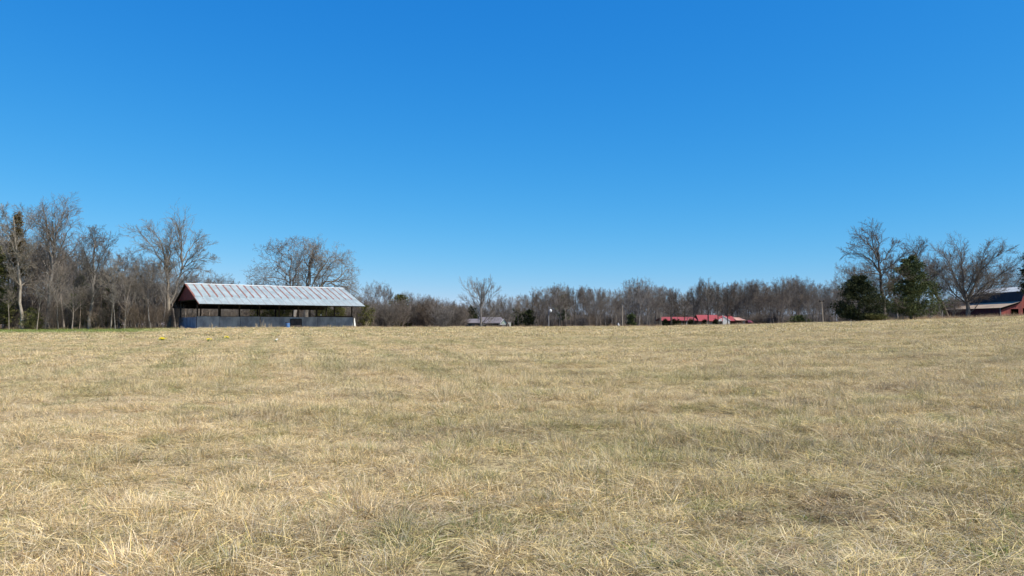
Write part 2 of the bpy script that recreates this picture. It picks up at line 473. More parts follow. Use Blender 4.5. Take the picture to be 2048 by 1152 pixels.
M_GREY = bark_mat('bark_grey', (.225, .20, .175), (.115, .097, .082))
M_BROWN = bark_mat('bark_brown', (.20, .163, .13), (.11, .085, .067), lichen=.1)
M_LIGHT = bark_mat('bark_light', (.27, .235, .20), (.14, .115, .095), lichen=.35)
M_PALE = bark_mat('bark_pale', (.34, .30, .25), (.16, .13, .10), lichen=.5)
M_DARK = bark_mat('bark_dark', (.13, .11, .09), (.06, .05, .04), lichen=.2)

PROTO = {}
def proto(key, seed, m, **kw):
    sk = tree_skel(seed, **kw)
    PROTO[key] = (*split_meshes('tree', sk, m), sk)
T0 = dict(kids=[16, 7, 6, 4])
proto('round1', 1, M_GREY, H=14, shape=shape_round)
proto('round2', 2, M_BROWN, H=14, shape=shape_round, ang=[58, 44, 42, 40])
proto('up1', 3, M_LIGHT, H=14, shape=shape_up, ang=[36, 36, 38, 38], t0=[.38, .25, .2, .15], up=[.05, .12, .1, .06, .03], rad=.014, ratio=[.36, .5, .5, .55])
proto('up2', 4, M_BROWN, H=14, shape=shape_up, ang=[32, 34, 38, 38], t0=[.45, .25, .2, .15], up=[.05, .14, .1, .06, .03], rad=.013, ratio=[.34, .5, .5, .55])
proto('vase1', 5, M_LIGHT, H=14, shape=shape_vase, ang=[46, 36, 36, 38], t0=[.22, .25, .2, .15], up=[.05, .12, .08, .06, .03], ratio=[.55, .48, .5, .55])
proto('tall1', 6, M_PALE, H=14, shape=shape_up, ang=[48, 40, 40, 40], t0=[.5, .25, .2, .15], rad=.013, ratio=[.32, .5, .5, .55], kids=[12, 7, 6, 5])
proto('tall2', 9, M_LIGHT, H=14, shape=shape_round, ang=[55, 42, 42, 40], t0=[.42, .2, .2, .15], rad=.016, ratio=[.36, .5, .5, .55])
proto('dark1', 12, M_DARK, H=14, shape=shape_round, ang=[50, 40, 40, 40], t0=[.38, .2, .2, .15], rad=.019, ratio=[.38, .5, .5, .55], kids=[13, 7, 6, 4])
proto('shrub1', 7, M_BROWN, H=6, levels=3, multi=7, seg=[6, 4, 3, 2], kids=[9, 6, 5], t0=[.15, .2, .15], ang=[34, 34, 34], crook=[.1, .15, .2, .2], up=[.06, .1, .06, .04], ratio=[.5, .5, .5], rad=.012, tip=.011, shape=shape_up)
proto('shrub2', 8, M_GREY, H=6, levels=3, multi=9, seg=[6, 4, 3, 2], kids=[9, 6, 5], t0=[.1, .2, .15], ang=[40, 38, 36], crook=[.12, .16, .2, .2], up=[.05, .06, .04, .03], ratio=[.5, .5, .5], rad=.012, tip=.011, shape=shape_round)

def place_tree(key, px, topy, Y, rng, label, group, basez=None, wid=1.0, kind='bare_tree', cat='tree'):
    tr, cr, zmax, sk = PROTO[key]
    X = (px - 1024) / F * Y
    bz = float(tz(X, Y)) if basez is None else basez
    top = EYE + (HY - topy) / F * Y
    s = max(.2, (top - bz) / zmax)
    e = empty(kind, (X, Y, bz), rng.uniform(0, 6.28), label, cat, group)
    e.scale = (s * wid, s * wid, s)
    link('trunk', tr, e); link('crown', cr, e)
    return e

# ---- trees whose main limbs are laid out one by one
def own_tree(seed, px, Y, base_y, trunk, limbs, m, P, label, r0=.3, depth=3.0, extra=6, group=None, kids1=None, bushy=1.0):
    rng = np.random.default_rng(seed)
    PP = dict(BASE); PP.update(P)
    X0 = (px - 1024) / F * Y; z0 = float(tz(X0, Y))
    org = np.array([X0, Y, z0])
    out = []
    def poly(pts, d0, d1, n):
        q = []
        for i, (a, b) in enumerate(pts):
            t = i / (len(pts) - 1)
            q.append(np.array(at(a, b, Y)) + np.array([0, (d0 + (d1 - d0) * t), 0]))
        q = np.array(q)
        tt = np.linspace(0, 1, len(q)); uu = np.linspace(0, 1, n)
        q2 = np.stack([np.interp(uu, tt, q[:, k]) for k in range(3)], -1)
        # smooth then wiggle
        for _ in range(2): q2[1:-1] = (q2[:-2] + 2 * q2[1:-1] + q2[2:]) / 4
        q2[1:] += rng.normal(size=(n - 1, 3)) * PP['wig'] if PP.get('wig') else 0
        return q2 - org
    tp = poly(trunk, 0, 0, 9); tp[0][2] = -.3
    trad = np.linspace(r0, r0 * P.get('ttop', .3), 9) ; trad[0] *= 1.25
    out.append((tp, trad, 0))
    lens = []
    for (pts, r, dd) in limbs:
        q = poly(pts, 0 if dd is None else dd[0], rng.uniform(-depth, depth) if dd is None else dd[1], 9)
        L = np.linalg.norm(np.diff(q, axis=0), axis=1).sum(); lens.append(L)
        rd = np.linspace(r, max(PP['tip'] * 1.5, r * .18), 9)
        out.append((q, rd, 1))
        P2 = dict(PP)
        if kids1: P2['kids'] = [PP['kids'][0], kids1] + list(PP['kids'][2:])
        P2['t0'] = [PP['t0'][0], P.get('lt0', .15)] + list(PP['t0'][2:])
        spawn(out, rng, q, rd, L * P.get('lk', .75), 1, P2)
        P3 = dict(P2)
    # more limbs, towards and away from the eye
    mL = np.mean(lens)
    for k in range(extra):
        t = rng.uniform(P.get('et0', .35), 1); i = min(7, int(t * 8))
        sgn = 1 if k % 2 else -1
        d = norm(np.array([rng.normal() * .35, sgn * 1.0, rng.uniform(.5, 1.6)]))
        LL = mL * rng.uniform(.55, .85)
        o2 = []
        grow(out, rng, tp[i], d, LL, r0 * .3, 1, PP)
    me1, me2, zm = split_meshes('tree', out, m)
    e = empty('bare_tree', tuple(org), 0, label, 'tree', group)
    link('trunk', me1, e); link('crown', me2, e)
    e.scale = (P.get('scx', P.get('sc', .9)), P.get('sc', .9), P.get('sc', .9))
    return e

# ------------------------------------------------------------------ evergreens
def evergreen_mesh(seed, H, Rb, m, n=2600, leaf=.16, shape=None, t0=.04, rag=.3, droop=-.1):
    rng = np.random.default_rng(seed)
    shape = shape or (lambda t: (1 - t) ** .75)
    V = []; Fc = []; A = []
    nb = 46
    # clumps gathered on boughs, so the outline is ragged
    boughs = []
    for i in range(nb * 3):
        t = t0 + (1 - t0) * rng.uniform() ** 1.15
        az = rng.uniform(0, 6.28); R = Rb * shape(t) * rng.uniform(1 - rag, 1 + rag * .5) + .1
        boughs.append((t, az, R))
    P = []; D = []
    per = n // len(boughs)
    for t, az, R in boughs:
        for j in range(per):
            s = rng.uniform() ** .55
            rr = R * s; w = .10 * H / 8 + .16 * rr
            x = rr * math.cos(az); y = rr * math.sin(az)
            z = t * H + rr * .35 * (1 if droop > -.2 else .1) + droop * rr * s
            P.append((x + rng.normal() * w * .6, y + rng.normal() * w * .6, max(.05, z + rng.normal() * w * .5)))
            D.append((math.cos(az), math.sin(az), .5))
    P = np.array(P); D = np.array(D); K = 7
    M = len(P)
    c = np.repeat(P, K, 0) + rng.normal(size=(M * K, 3)) * leaf * .55
    d = np.repeat(D, K, 0) + rng.normal(size=(M * K, 3)) * .75; d /= np.linalg.norm(d, axis=1, keepdims=True)
    u = np.cross(d, rng.normal(size=(M * K, 3))); u /= np.linalg.norm(u, axis=1, keepdims=True)
    L = leaf * rng.uniform(.6, 1.5, (M * K, 1)); wd = L * .28
    Vv = np.stack([c - u * wd, c + u * wd, c + d * L], 1).reshape(-1, 3)
    Ff = np.arange(len(Vv)).reshape(-1, 3)
    bl = np.repeat(np.repeat(rng.uniform(size=M), K), 3)
    me = mesh_np('foliage', Vv, Ff, m, False, {'bl': bl})
    return me

M_CEDAR = leaf_mat('cedar_dark', (.016, .023, .010), (.055, .062, .022))
M_CEDAR2 = leaf_mat('cedar_green', (.036, .052, .020), (.125, .14, .052))
M_OLIVE = leaf_mat('juniper_olive', (.055, .062, .022), (.14, .13, .04))
M_PINE = leaf_mat('pine_rusty', (.06, .06, .025), (.16, .11, .05))

def evergreen(name, px, topy, Y, half_px, m, label, seed, n=2600, leaf=.17, group=None, cat='tree', trunk=True, me=None, base_drop=0, **kw):
    X = (px - 1024) / F * Y; bz = float(tz(X, Y)) - base_drop; H = EYE + (HY - topy) / F * Y - bz; Rb = half_px / F * Y
    e = empty(name, (X, Y, bz), 0, label, cat, group)
    link('foliage', evergreen_mesh(seed, H * .97, Rb, m, n, leaf, **kw), e)
    if trunk:
        pts = np.array([[0, 0, z] for z in np.linspace(-.2, H * .93, 7)]); pts[1:, :2] += np.random.default_rng(seed).normal(size=(6, 2)) * .04
        v, f = tubes([(pts, np.linspace(H * .02, .015, 7), 0)], (7,))
        link('trunk', mesh_np('trunk', v, f, M_DARK, True), e)
    return e
#==MAIN==
# ------------------------------------------------------------------ open hay shed on the left
def roof_metal(name='galvanised_sheet'):
    m, nt, b = mat(name)
    tc = N(nt, 'ShaderNodeTexCoord'); oi = N(nt, 'ShaderNodeObjectInfo')
    sep = N(nt, 'ShaderNodeSeparateXYZ'); nt.links.new(tc.outputs['Object'], sep.inputs[0])
    x, y = sep.outputs[0], sep.outputs[1]
    off = N(nt, 'ShaderNodeCombineXYZ'); nt.links.new(math_(nt, 'MULTIPLY', oi.outputs['Random'], 57.0), off.inputs[0]); nt.links.new(math_(nt, 'MULTIPLY', oi.outputs['Random'], 31.0), off.inputs[1])
    va = N(nt, 'ShaderNodeVectorMath'); va.operation = 'ADD'; nt.links.new(tc.outputs['Object'], va.inputs[0]); nt.links.new(off.outputs[0], va.inputs[1])
    v = va.outputs[0]
    cloud = ramp(nt, noise(nt, mapping(nt, v, (1, .5, 1)), 1.1, 4, .6), .3, .7)
    col = mixc(nt, cloud, (.42, .485, .47), (.28, .335, .33))
    streak = ramp(nt, noise(nt, mapping(nt, v, (9, .5, 1)), 1.2, 3, .6), .5, .72)
    col = mixc(nt, math_(nt, 'MULTIPLY', streak, .55), col, (.36, .35, .33))
    # grey ageing of the lowest course and a little lap stain
    low = ramp(nt, y, 2.9, .4)
    col = mixc(nt, math_(nt, 'MULTIPLY', low, math_(nt, 'MULTIPLY_ADD', noise(nt, v, 2.3, 4), .5, .15)), col, (.40, .405, .37))
    # rust along the seam, most of it on the upper two thirds
    nz = noise(nt, mapping(nt, v, (.4, 1, 1)), 3.2, 3, .7)
    topm = ramp(nt, y, 3.0, 3.5)
    wdt = math_(nt, 'ADD', math_(nt, 'MULTIPLY', topm, math_(nt, 'MULTIPLY_ADD', nz, .60, -.07)), math_(nt, 'MULTIPLY', nz, .045))
    rnd = math_(nt, 'MULTIPLY_ADD', math_(nt, 'FRACT', math_(nt, 'MULTIPLY', oi.outputs['Random'], 9.1)), .5, .7)
    wdt = math_(nt, 'MULTIPLY', wdt, rnd)
    rust = ramp(nt, math_(nt, 'SUBTRACT', wdt, x), -.02, .02)
    rc = mixc(nt, noise(nt, v, 6, 3), (.21, .065, .032), (.33, .125, .065))
    col = mixc(nt, math_(nt, 'MULTIPLY', rust, .9), col, rc)
    nt.links.new(col, b.inputs['Base Color']); b.inputs['Metallic'].default_value = .15
    b.inputs['Roughness'].default_value = .5; b.inputs['Specular IOR Level'].default_value = .4
    return m
M_ROOF = roof_metal()
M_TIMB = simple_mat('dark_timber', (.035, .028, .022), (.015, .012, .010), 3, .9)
M_UNDERSHADE = simple_mat('roof_underside_shade_tone', (.030, .026, .022), (.014, .012, .010), 2, .95, spec=.05)  # shade under the shed roof, put into the colour
M_RED = simple_mat('faded_red_paint', (.20, .045, .045), (.11, .03, .035), 1.5, .8)
M_REDRUST = simple_mat('red_rusty_trim', (.36, .10, .07), (.22, .07, .05), 3, .8)
M_CONC = simple_mat('weathered_concrete', (.30, .325, .335), (.14, .155, .18), .9, .9, rnd=.25, stretch=(1, 1, .6))
M_CONCD = simple_mat('bluish_weathered_panel', (.20, .245, .32), (.12, .14, .20), .8, .85)
M_WHITE = simple_mat('white_paint', (.72, .72, .68), (.55, .54, .50), 2, .6)
M_BLUE = simple_mat('blue_drum_paint', (.10, .22, .45), (.07, .14, .30), 4, .5, rnd=0)
M_DKMET = simple_mat('dark_brown_gate', (.07, .055, .05), (.035, .028, .026), 2, .8)

def corrugated(w, L, seg=6, amp=.022, th=.004):
    # ribs run along y, x across; z up
    mb = MB(); n = seg * 2
    xs = []; zs = []
    for k in range(seg):
        a = w * k / seg; p = w / seg
        xs += [a, a + p * .12, a + p * .32, a + p * .44]; zs += [0, amp, amp, 0]
    xs.append(w); zs.append(0)
    n = len(xs)
    for y in (0, L):
        for x, z in zip(xs, zs): mb.v.append((x, y, z))
    for i in range(n - 1): mb.f.append((i, i + 1, n + i + 1, n + i))
    o = len(mb.v)
    for y in (0, L):
        for x, z in zip(xs, zs): mb.v.append((x, y, z - th))
    for i in range(n - 1): mb.f.append((o + i, o + n + i, o + n + i + 1, o + i + 1))
    for (a, b2) in ((0, 0), (n, n)):
        for i in range(n - 1): mb.f.append((a + i, o + a + i, o + a + i + 1, a + i + 1))
    mb.f.append((0, n, o + n, o)); mb.f.append((n - 1, o + n - 1, o + 2 * n - 1, 2 * n - 1))
    return mb

def build_shed():
    ang = math.atan2(.582, .813); U = np.array([.813, .582]); Vv = np.array([-.582, .813])
    o0 = np.array([-43.8, 105.0]); BZ = .96
    e = empty('hay_shed', (o0[0], o0[1], BZ), ang, 'long open pole shed with rust striped tin gable roof over low grey walls', 'shed')
    L = 25.1; ez = 3.55; rz = 6.78; rv = 9.0; bv = 17.6; bz = 3.30
    # front slope: two courses of sheets, each sheet a part
    sf = math.hypot(rv, rz - ez); af = math.atan2(rz - ez, rv)
    sb = math.hypot(bv - rv, rz - bz); ab = math.atan2(rz - bz, bv - rv)
    nS = 24; w = L / nS
    rng = random.Random(3)
    low = corrugated(w - .004, 3.42).mesh('roof_sheet_low', M_ROOF)
    # upper sheets: same object coordinate scheme, so shift in the mesh
    upm = corrugated(w - .004, sf - 3.2)
    upm.v = [(x, y + 3.25, z + .012) for x, y, z in upm.v]
    up = upm.mesh('roof_sheet_up', M_ROOF)
    for k in range(nS):
        for me in (low, up):
            s = link('roof_sheet', me, e); s.location = (k * w, 0, ez + rng.uniform(-.006, .006) + (.01 if me is up else 0)); s.rotation_euler = (af + rng.uniform(-.0006, .0006), 0, 0)
    lowb = corrugated(w - .004, sb).mesh('roof_sheet_back', M_ROOF)
    for k in range(nS):
        s = link('roof_sheet', lowb, e); s.location = ((k + 1) * w - .004, bv, bz); s.rotation_euler = (ab, 0, math.pi)
    # ridge cap
    MB().prism([(-.02, rv - .28, rz - .03), (-.02, rv, rz + .075), (-.02, rv + .28, rz - .05), (-.02, rv, rz + .045)], (L + .04, 0, 0)).build('ridge_cap', M_WHITE, e)
    # near-black sheets added below the tin to paint in the underside's shade
    def slab(v0, z0, v1, z1, d0, d1):
        return [(.04, v0, z0 - d0), (.04, v1, z1 - d0), (.04, v1, z1 - d1), (.04, v0, z0 - d1)]
    MB().prism(slab(.06, ez + .02, rv, rz, .03, .09), (L - .08, 0, 0)).build('underside_shade_sheet', M_UNDERSHADE, e)
    MB().prism(slab(bv - .06, bz + .02, rv, rz, .03, .09), (L - .08, 0, 0)).build('underside_shade_sheet', M_UNDERSHADE, e)
    # purlins
    for t in np.linspace(.04, .96, 8):
        v = t * rv; z = ez + (rz - ez) * t - .12
        MB().box(.05, L - .05, v - .04, v + .04, z - .14, z).build('purlin', M_TIMB, e)
        v = bv - t * (bv - rv); z = bz + (rz - bz) * t - .12
        MB().box(.05, L - .05, v - .04, v + .04, z - .14, z).build('purlin', M_TIMB, e)
    # red trim on the near verge, upper two thirds
    t1 = .36
    MB().prism([(-.05, rv, rz + .02), (-.05, rv * t1, ez + (rz - ez) * t1 + .02), (-.05, rv * t1, ez + (rz - ez) * t1 - .12), (-.05, rv, rz - .14)], (.045, 0, 0)).build('barge_board', M_REDRUST, e)
    MB().prism([(-.05, rv * t1, ez + (rz - ez) * t1 + .02), (-.05, 0, ez + .02), (-.05, 0, ez - .08), (-.05, rv * t1, ez + (rz - ez) * t1 - .12)], (.045, 0, 0)).build('barge_board', M_ROOF, e)
    MB().prism([(-.05, rv, rz + .02), (-.05, bv, bz + .02), (-.05, bv, bz - .10), (-.05, rv, rz - .12)], (.045, 0, 0)).build('barge_board', M_UNDERSHADE, e)
    # posts, trusses
    us = [.40 + k * (24.0 - .40) / 8 for k in range(9)]
    pv0, pv1 = 2.75, 13.5
    def zr(v): return ez + (rz - ez) * v / rv if v <= rv else rz + (bz - rz) * (v - rv) / (bv - rv)
    for k, u in enumerate(us):
        for v in (pv0, pv1):
            MB().box(u - .085, u + .085, v - .085, v + .085, -.8, zr(v) - .14).build('post', M_TIMB, e)
        t = MB()
        t.bar((u, .1, zr(.1) - .18), (u, rv, rz - .2), .06, .18); t.bar((u, bv - .1, zr(bv - .1) - .18), (u, rv, rz - .2), .06, .18)
        t.bar((u + .062, pv0 - .05, zr(pv0) - .3), (u + .062, pv1 + .05, zr(pv0) - .3), .06, .18)
        t.bar((u, rv, rz - .3), (u, rv, zr(pv0) - .22), .06, .12)
        t.bar((u, (pv0 + rv) / 2, zr((pv0 + rv) / 2) - .25), (u, rv, zr(pv0) - .22), .05, .1)
        t.bar((u, (pv1 + rv) / 2, zr((pv1 + rv) / 2) - .25), (u, rv, zr(pv0) - .22), .05, .1)
        t.build('roof_truss', M_TIMB, e)
    for v in (pv0, pv1): MB().box(us[0], us[-1], v + .09, v + .15, zr(v) - .42, zr(v) - .18).build('beam', M_TIMB, e)
    # red gable infill at both ends above the tie
    zt = 1.6 + 3.66 - BZ
    def vt(z, front):
        return rv * (z - ez) / (rz - ez) if front else rv + (bv - rv) * (rz - z) / (rz - bz)
    for uu in (us[0] - .16, us[-1] + .1):
        p = [(uu, vt(zt, 1) + .45, zt), (uu, rv, rz - .16), (uu, vt(zt, 0) - .45, zt)]
        MB().prism(p, (.05, 0, 0)).build('gable_panel', M_RED, e)
    # low walls, bay by bay
    wt = 1.80
    for k in range(8):
        h = wt + random.Random(k).uniform(-.03, .03)
        g1 = .015 if k != 2 else .09
        MB().box(us[k] + .1 if k else us[0] - .05, us[k + 1] - g1 + .085, pv0 - .24, pv0 - .10, -.8, h).build('wall_panel', M_CONC, e)
    MB().box(us[6] - .3, us[8] + .08, pv0 - .27, pv0 - .06, wt + .03, wt + .20).build('top_rail', M_TIMB, e)
    MB().box(us[0], us[5], pv0 - .26, pv0 - .08, wt + .012, wt + .06).build('top_rail', M_TIMB, e)
    for k in range(4):
        a = pv0 + k * (pv1 - pv0) / 4
        MB().box(us[0] - .24, us[0] - .11, a - .1, a + (pv1 - pv0) / 4 - .13, -.8, 1.70).build('wall_panel', M_CONCD, e)
        MB().box(us[8] + .11, us[8] + .24, a - .1, a + (pv1 - pv0) / 4 - .13, -.8, 1.80).build('wall_panel', M_CONC, e)
    # pale sunlit buttress at the right front corner
    b = MB(); b.v = [(us[8] + .1, pv0 - .95, -.8), (us[8] + .5, pv0 - .95, -.8), (us[8] + .5, pv0 - .2, -.8), (us[8] + .1, pv0 - .2, -.8),
                     (us[8] + .24, pv0 - .32, 1.68), (us[8] + .38, pv0 - .32, 1.68), (us[8] + .38, pv0 - .27, 1.68), (us[8] + .24, pv0 - .27, 1.68)]
    b.f = [(0, 1, 5, 4), (1, 2, 6, 5), (2, 3, 7, 6), (3, 0, 4, 7), (4, 5, 6, 7), (3, 2, 1, 0)]
    b.build('buttress', M_WHITE, e)
    def P(u, v, z=0): q = o0 + U * u + Vv * v; return (float(q[0]), float(q[1]), BZ + z)
    # px -> u on the wall face
    def u_at(px, v=pv0 - .3):
        k = (px - 1024) / F
        a = o0 + Vv * v
        return (k * a[1] - a[0]) / (U[0] - k * U[1])
    # leaning dark gate
    u0, u1 = u_at(581), u_at(603)
    g = empty('wooden_gate', P(0, 0), ang, 'dark brown two leaf gate panel leaning on the grey shed wall beside the drum', 'gate')
    R = Matrix.Rotation(math.radians(-7), 3, 'X')
    y0 = pv0 - .52
    wd = (u1 - u0) / 2
    for s in range(2):
        x0 = u0 + s * wd
        MB().box(x0 + .02, x0 + wd - .02, y0, y0 + .04, -.25, 1.50, R, (0, y0, 0)).build('leaf', M_DKMET, g)
    MB().box(u0 - .03, u1 + .03, y0 - .035, y0 - .002, 1.42, 1.52, R, (0, y0, 0)).build('frame_rail', M_TIMB, g)
    MB().box(u0 - .05, u0 + .05, y0 - .04, y0 - .004, -.25, 1.50, R, (0, y0, 0)).build('frame_stile', M_TIMB, g)
    MB().box(u1 - .05, u1 + .05, y0 - .04, y0 - .004, -.25, 1.50, R, (0, y0, 0)).build('frame_stile', M_TIMB, g)
    # drum
    pd = P(u_at(576, 1.55), 1.55); zb = float(tz(pd[0], pd[1])) - .03
    d = empty('oil_drum', (pd[0], pd[1], zb), 0, 'blue metal drum with a dark rim standing left of the gate', 'drum')
    pr = [(.29, 0), (.31, .02), (.31, .28), (.325, .30), (.31, .32), (.31, .60), (.325, .62), (.31, .64), (.31, .85)]
    MB().lathe(pr, 22).build('body', M_BLUE, d)
    MB().lathe([(.318, .82), (.332, .84), (.332, .90), (.318, .91), (.30, .90), (.30, .82)], 22, False).build('rim', M_DKMET, d)
    MB().lathe([(.30, .855), (.30, .865)], 22).build('lid', M_DKMET, d)
    # white jug hanging over the wall, seen against the trees
    pj = P(u_at(642, pv0 - .17), pv0 - .17)
    j = empty('white_jug', (pj[0], pj[1], BZ + 2.0), .4, 'small white plastic jug standing on the dark top rail of the shed wall', 'jug')
    MB().lathe([(.07, 0), (.09, .02), (.09, .2), (.06, .27), (.03, .30)], 12).build('body', M_WHITE, j)
    MB().lathe([(.034, .301), (.034, .335)], 10).build('cap', M_BLUE, j)
build_shed()

# ------------------------------------------------------------------ red barn at the right edge
def shingle_light():
    m, nt, b = mat('worn_silver_roofing')
    tc = N(nt, 'ShaderNodeTexCoord'); v = tc.outputs['Object']
    col = mixc(nt, ramp(nt, noise(nt, mapping(nt, v, (1, 1, 1)), 1.6, 6, .7, .5), .35, .62), (.52, .53, .50), (.30, .31, .30))
    nt.links.new(col, b.inputs['Base Color']); b.inputs['Roughness'].default_value = .6
    bump(nt, b, noise(nt, v, 6, 4, .7), .4, .03); return m
M_SIL = shingle_light()
M_STEEPSHADE = simple_mat('steep_roof_shade_tone', (.036, .040, .048), (.022, .026, .032), 1.6, .75, spec=.2, stretch=(1, 1, .5))  # roofing darkened to paint in the shade of the steep slope
M_TAN = simple_mat('tan_rusty_sheet', (.42, .315, .21), (.30, .225, .16), .5, .7, stretch=(1, .35, 1))
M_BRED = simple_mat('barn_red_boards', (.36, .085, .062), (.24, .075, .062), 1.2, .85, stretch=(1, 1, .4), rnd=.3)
M_BREDSHADE = simple_mat('barn_red_shade_tone', (.10, .024, .026), (.06, .018, .02), 1.2, .85, stretch=(1, 1, .4), rnd=.3)  # barn red darkened, the long side's shade is in the colour
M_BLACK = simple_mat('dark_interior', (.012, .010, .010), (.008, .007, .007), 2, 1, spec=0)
M_GREYW = simple_mat('grey_weathered_wood', (.30, .28, .25), (.19, .175, .155), 3, .9, stretch=(1, 1, .25), rnd=.3)

def build_barn():
    X0, Y0 = 104.4, 160.0; BZ = 2.4
    e = empty('red_barn', (X0, Y0, BZ), -math.atan(.047), 'red gambrel barn with dark steep slope, silver top and tan lean to roof', 'barn')
    Ln = 22.4
    A = (0, 2.74); B = (4.3, 4.12); C = (4.95, 6.32); D = (9.1, 7.62); C2 = (13.25, 6.32); B2 = (13.9, 4.12); A2 = (18.2, 2.74)
    def roof(p, q, y0, y1, th, m, name, nx):
        # sheets side by side along the length
        w = (y1 - y0) / nx
        d = Vector((q[0] - p[0], 0, q[1] - p[1])); n = Vector((-d.z, 0, d.x)).normalized() * th
        if n.z < 0: n = -n
        for k in range(nx):
            a = y0 + k * w + .006
            MB().prism([(p[0], a, p[1]), (q[0], a, q[1]), tuple(Vector((q[0], a, q[1])) + n), tuple(Vector((p[0], a, p[1])) + n)], (0, w - .012, 0)).build(name, m, e)
    roof(A, B, .3, Ln, .05, M_TAN, 'lean_to_sheet', 10)
    roof(B, C, .1, Ln, .05, M_STEEPSHADE, 'steep_roof', 1)
    roof(C, D, .1, Ln, .06, M_SIL, 'upper_roof', 1)
    roof(D, C2, .1, Ln, .06, M_SIL, 'upper_roof', 1)
    roof(C2, B2, .1, Ln, .05, M_STEEPSHADE, 'steep_roof', 1)
    roof(B2, A2, 0, Ln, .05, M_TAN, 'lean_to_sheet', 10)
    # eave and verge boards; the deep black verge paints in the roof's shadow band
    MB().prism([(.1, .34, 2.26), (4.0, .34, 3.74), (4.25, .34, 4.10), (0, .34, 2.73)], (0, .05, 0)).build('verge_shade_board', M_BLACK, e)
    for yy in np.linspace(.6, Ln - .6, 8):
        MB().bar((.1, yy, 2.66), (4.25, yy, 4.0), .06, .14).build('rafter', M_BLACK, e)
    # near end wall made of upright boards; door openings left out
    def ztop(x):
        P = [A, B, C, D, C2, B2, A2]
        return np.interp(x, [p[0] for p in P], [p[1] for p in P]) - .12
    doors = [(2.25, 3.9, 2.55), (4.65, 7.4, 2.7), (10.8, 13.4, 2.7)]
    x = .25
    rng = random.Random(5)
    while x < 17.9:
        w = rng.uniform(.26, .34); x2 = min(x + w, 17.95)
        z0 = -.8
        for a, b, h in doors:
            if x + w / 2 > a and x + w / 2 < b: z0 = h
        yy = .60 + rng.uniform(-.008, .008)
        o = MB(); za, zb = ztop(x), ztop(x2 - .01)
        o.prism([(x, yy, z0), (x2 - .012, yy, z0), (x2 - .012, yy, zb), (x, yy, za)], (0, .03, 0)); o.build('wall_board', M_BRED, e)
        x = x2
    # strips around the small door, slanted pillar
    MB().box(2.17, 2.27, .55, .595, -.8, 2.66).build('door_trim', M_BRED, e)
    MB().box(2.15, 4.0, .54, .59, 2.55, 2.67).build('door_trim', M_BRED, e)
    MB().box(3.86, 3.97, .55, .595, -.8, 2.55).build('door_trim', M_BRED, e)
    MB().prism([(4.62, .55, -.8), (4.80, .55, -.8), (5.35, .55, 1.8), (5.35, .55, 2.7), (5.2, .55, 2.7)], (0, .04, 0)).build('door_brace', M_BRED, e)
    # inner dark walls
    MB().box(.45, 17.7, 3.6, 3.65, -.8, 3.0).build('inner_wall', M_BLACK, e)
    # long side
    n = 36; w = (Ln - .8) / n
    for k in range(n):
        MB().box(.25 + rng.uniform(-.008, .008), .29, .79 + k * w, .79 + (k + 1) * w - .015, -.8, 2.72).build('side_board', M_BREDSHADE, e)
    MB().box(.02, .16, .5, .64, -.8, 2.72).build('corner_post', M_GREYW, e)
    MB().box(.3, 17.9, Ln - .25, Ln - .2, -.8, 2.7).build('far_wall', M_BREDSHADE, e)
    MB().prism([(4.4, Ln - .2, 2.7), (13.8, Ln - .2, 2.7), (13.7, Ln - .2, 4.0), (13.1, Ln - .2, 6.2), (9.1, Ln - .2, 7.5), (5.1, Ln - .2, 6.2), (4.5, Ln - .2, 4.0)], (0, .05, 0)).build('far_gable', M_BREDSHADE, e)
    MB().box(17.9, 17.95, .79, Ln - .25, -.8, 2.72).build('side_wall', M_BREDSHADE, e)
build_barn()

# ------------------------------------------------------------------ grey roofed house in the middle
M_SHING = simple_mat('grey_shingle', (.17, .15, .155), (.11, .097, .10), 1.5, .9, stretch=(.4, 1, 4), rnd=.2)
M_CREAM = simple_mat('cream_siding', (.60, .56, .46), (.52, .49, .40), 2, .8, stretch=(.2, .2, 5))
M_PGREEN = simple_mat('pale_green_siding', (.50, .56, .42), (.42, .48, .36), 2, .8, stretch=(.2, .2, 5))
M_BRICK = simple_mat('brown_brick', (.17, .11, .085), (.11, .075, .06), 6, .9)
M_STONEG = simple_mat('grey_green_wall', (.10, .115, .105), (.07, .08, .075), 3, .9)
M_GLASS = simple_mat('dark_pane', (.03, .035, .04), (.02, .025, .03), 1, .15, spec=.6, bmp=0)

def window(e, x0, x1, y, z0, z1, panes=2, dirx=True, m=None):
    m = m or M_WHITE
    f = MB()
    t = .06
    def bx(a, b, c, d, p0=-.05, p1=.05):
        if dirx: f.box(a, b, y + p0, y + p1, c, d)
        else: f.box(y + p0, y + p1, a, b, c, d)
    bx(x0, x0 + t, z0, z1); bx(x1 - t, x1, z0, z1); bx(x0 + t, x1 - t, z0, z0 + t); bx(x0 + t, x1 - t, z1 - t, z1)
    zm = (z0 + z1) / 2; bx(x0 + t, x1 - t, zm - .02, zm + .02, -.03, .03)
    fr = f.build('window', m, e)
    g = MB(); 
    if dirx: g.box(x0 + t, x1 - t, y - .008, y + .008, z0 + t, z1 - t)
    else: g.box(y - .008, y + .008, x0 + t, x1 - t, z0 + t, z1 - t)
    g.build('pane', M_GLASS, fr)
    return fr

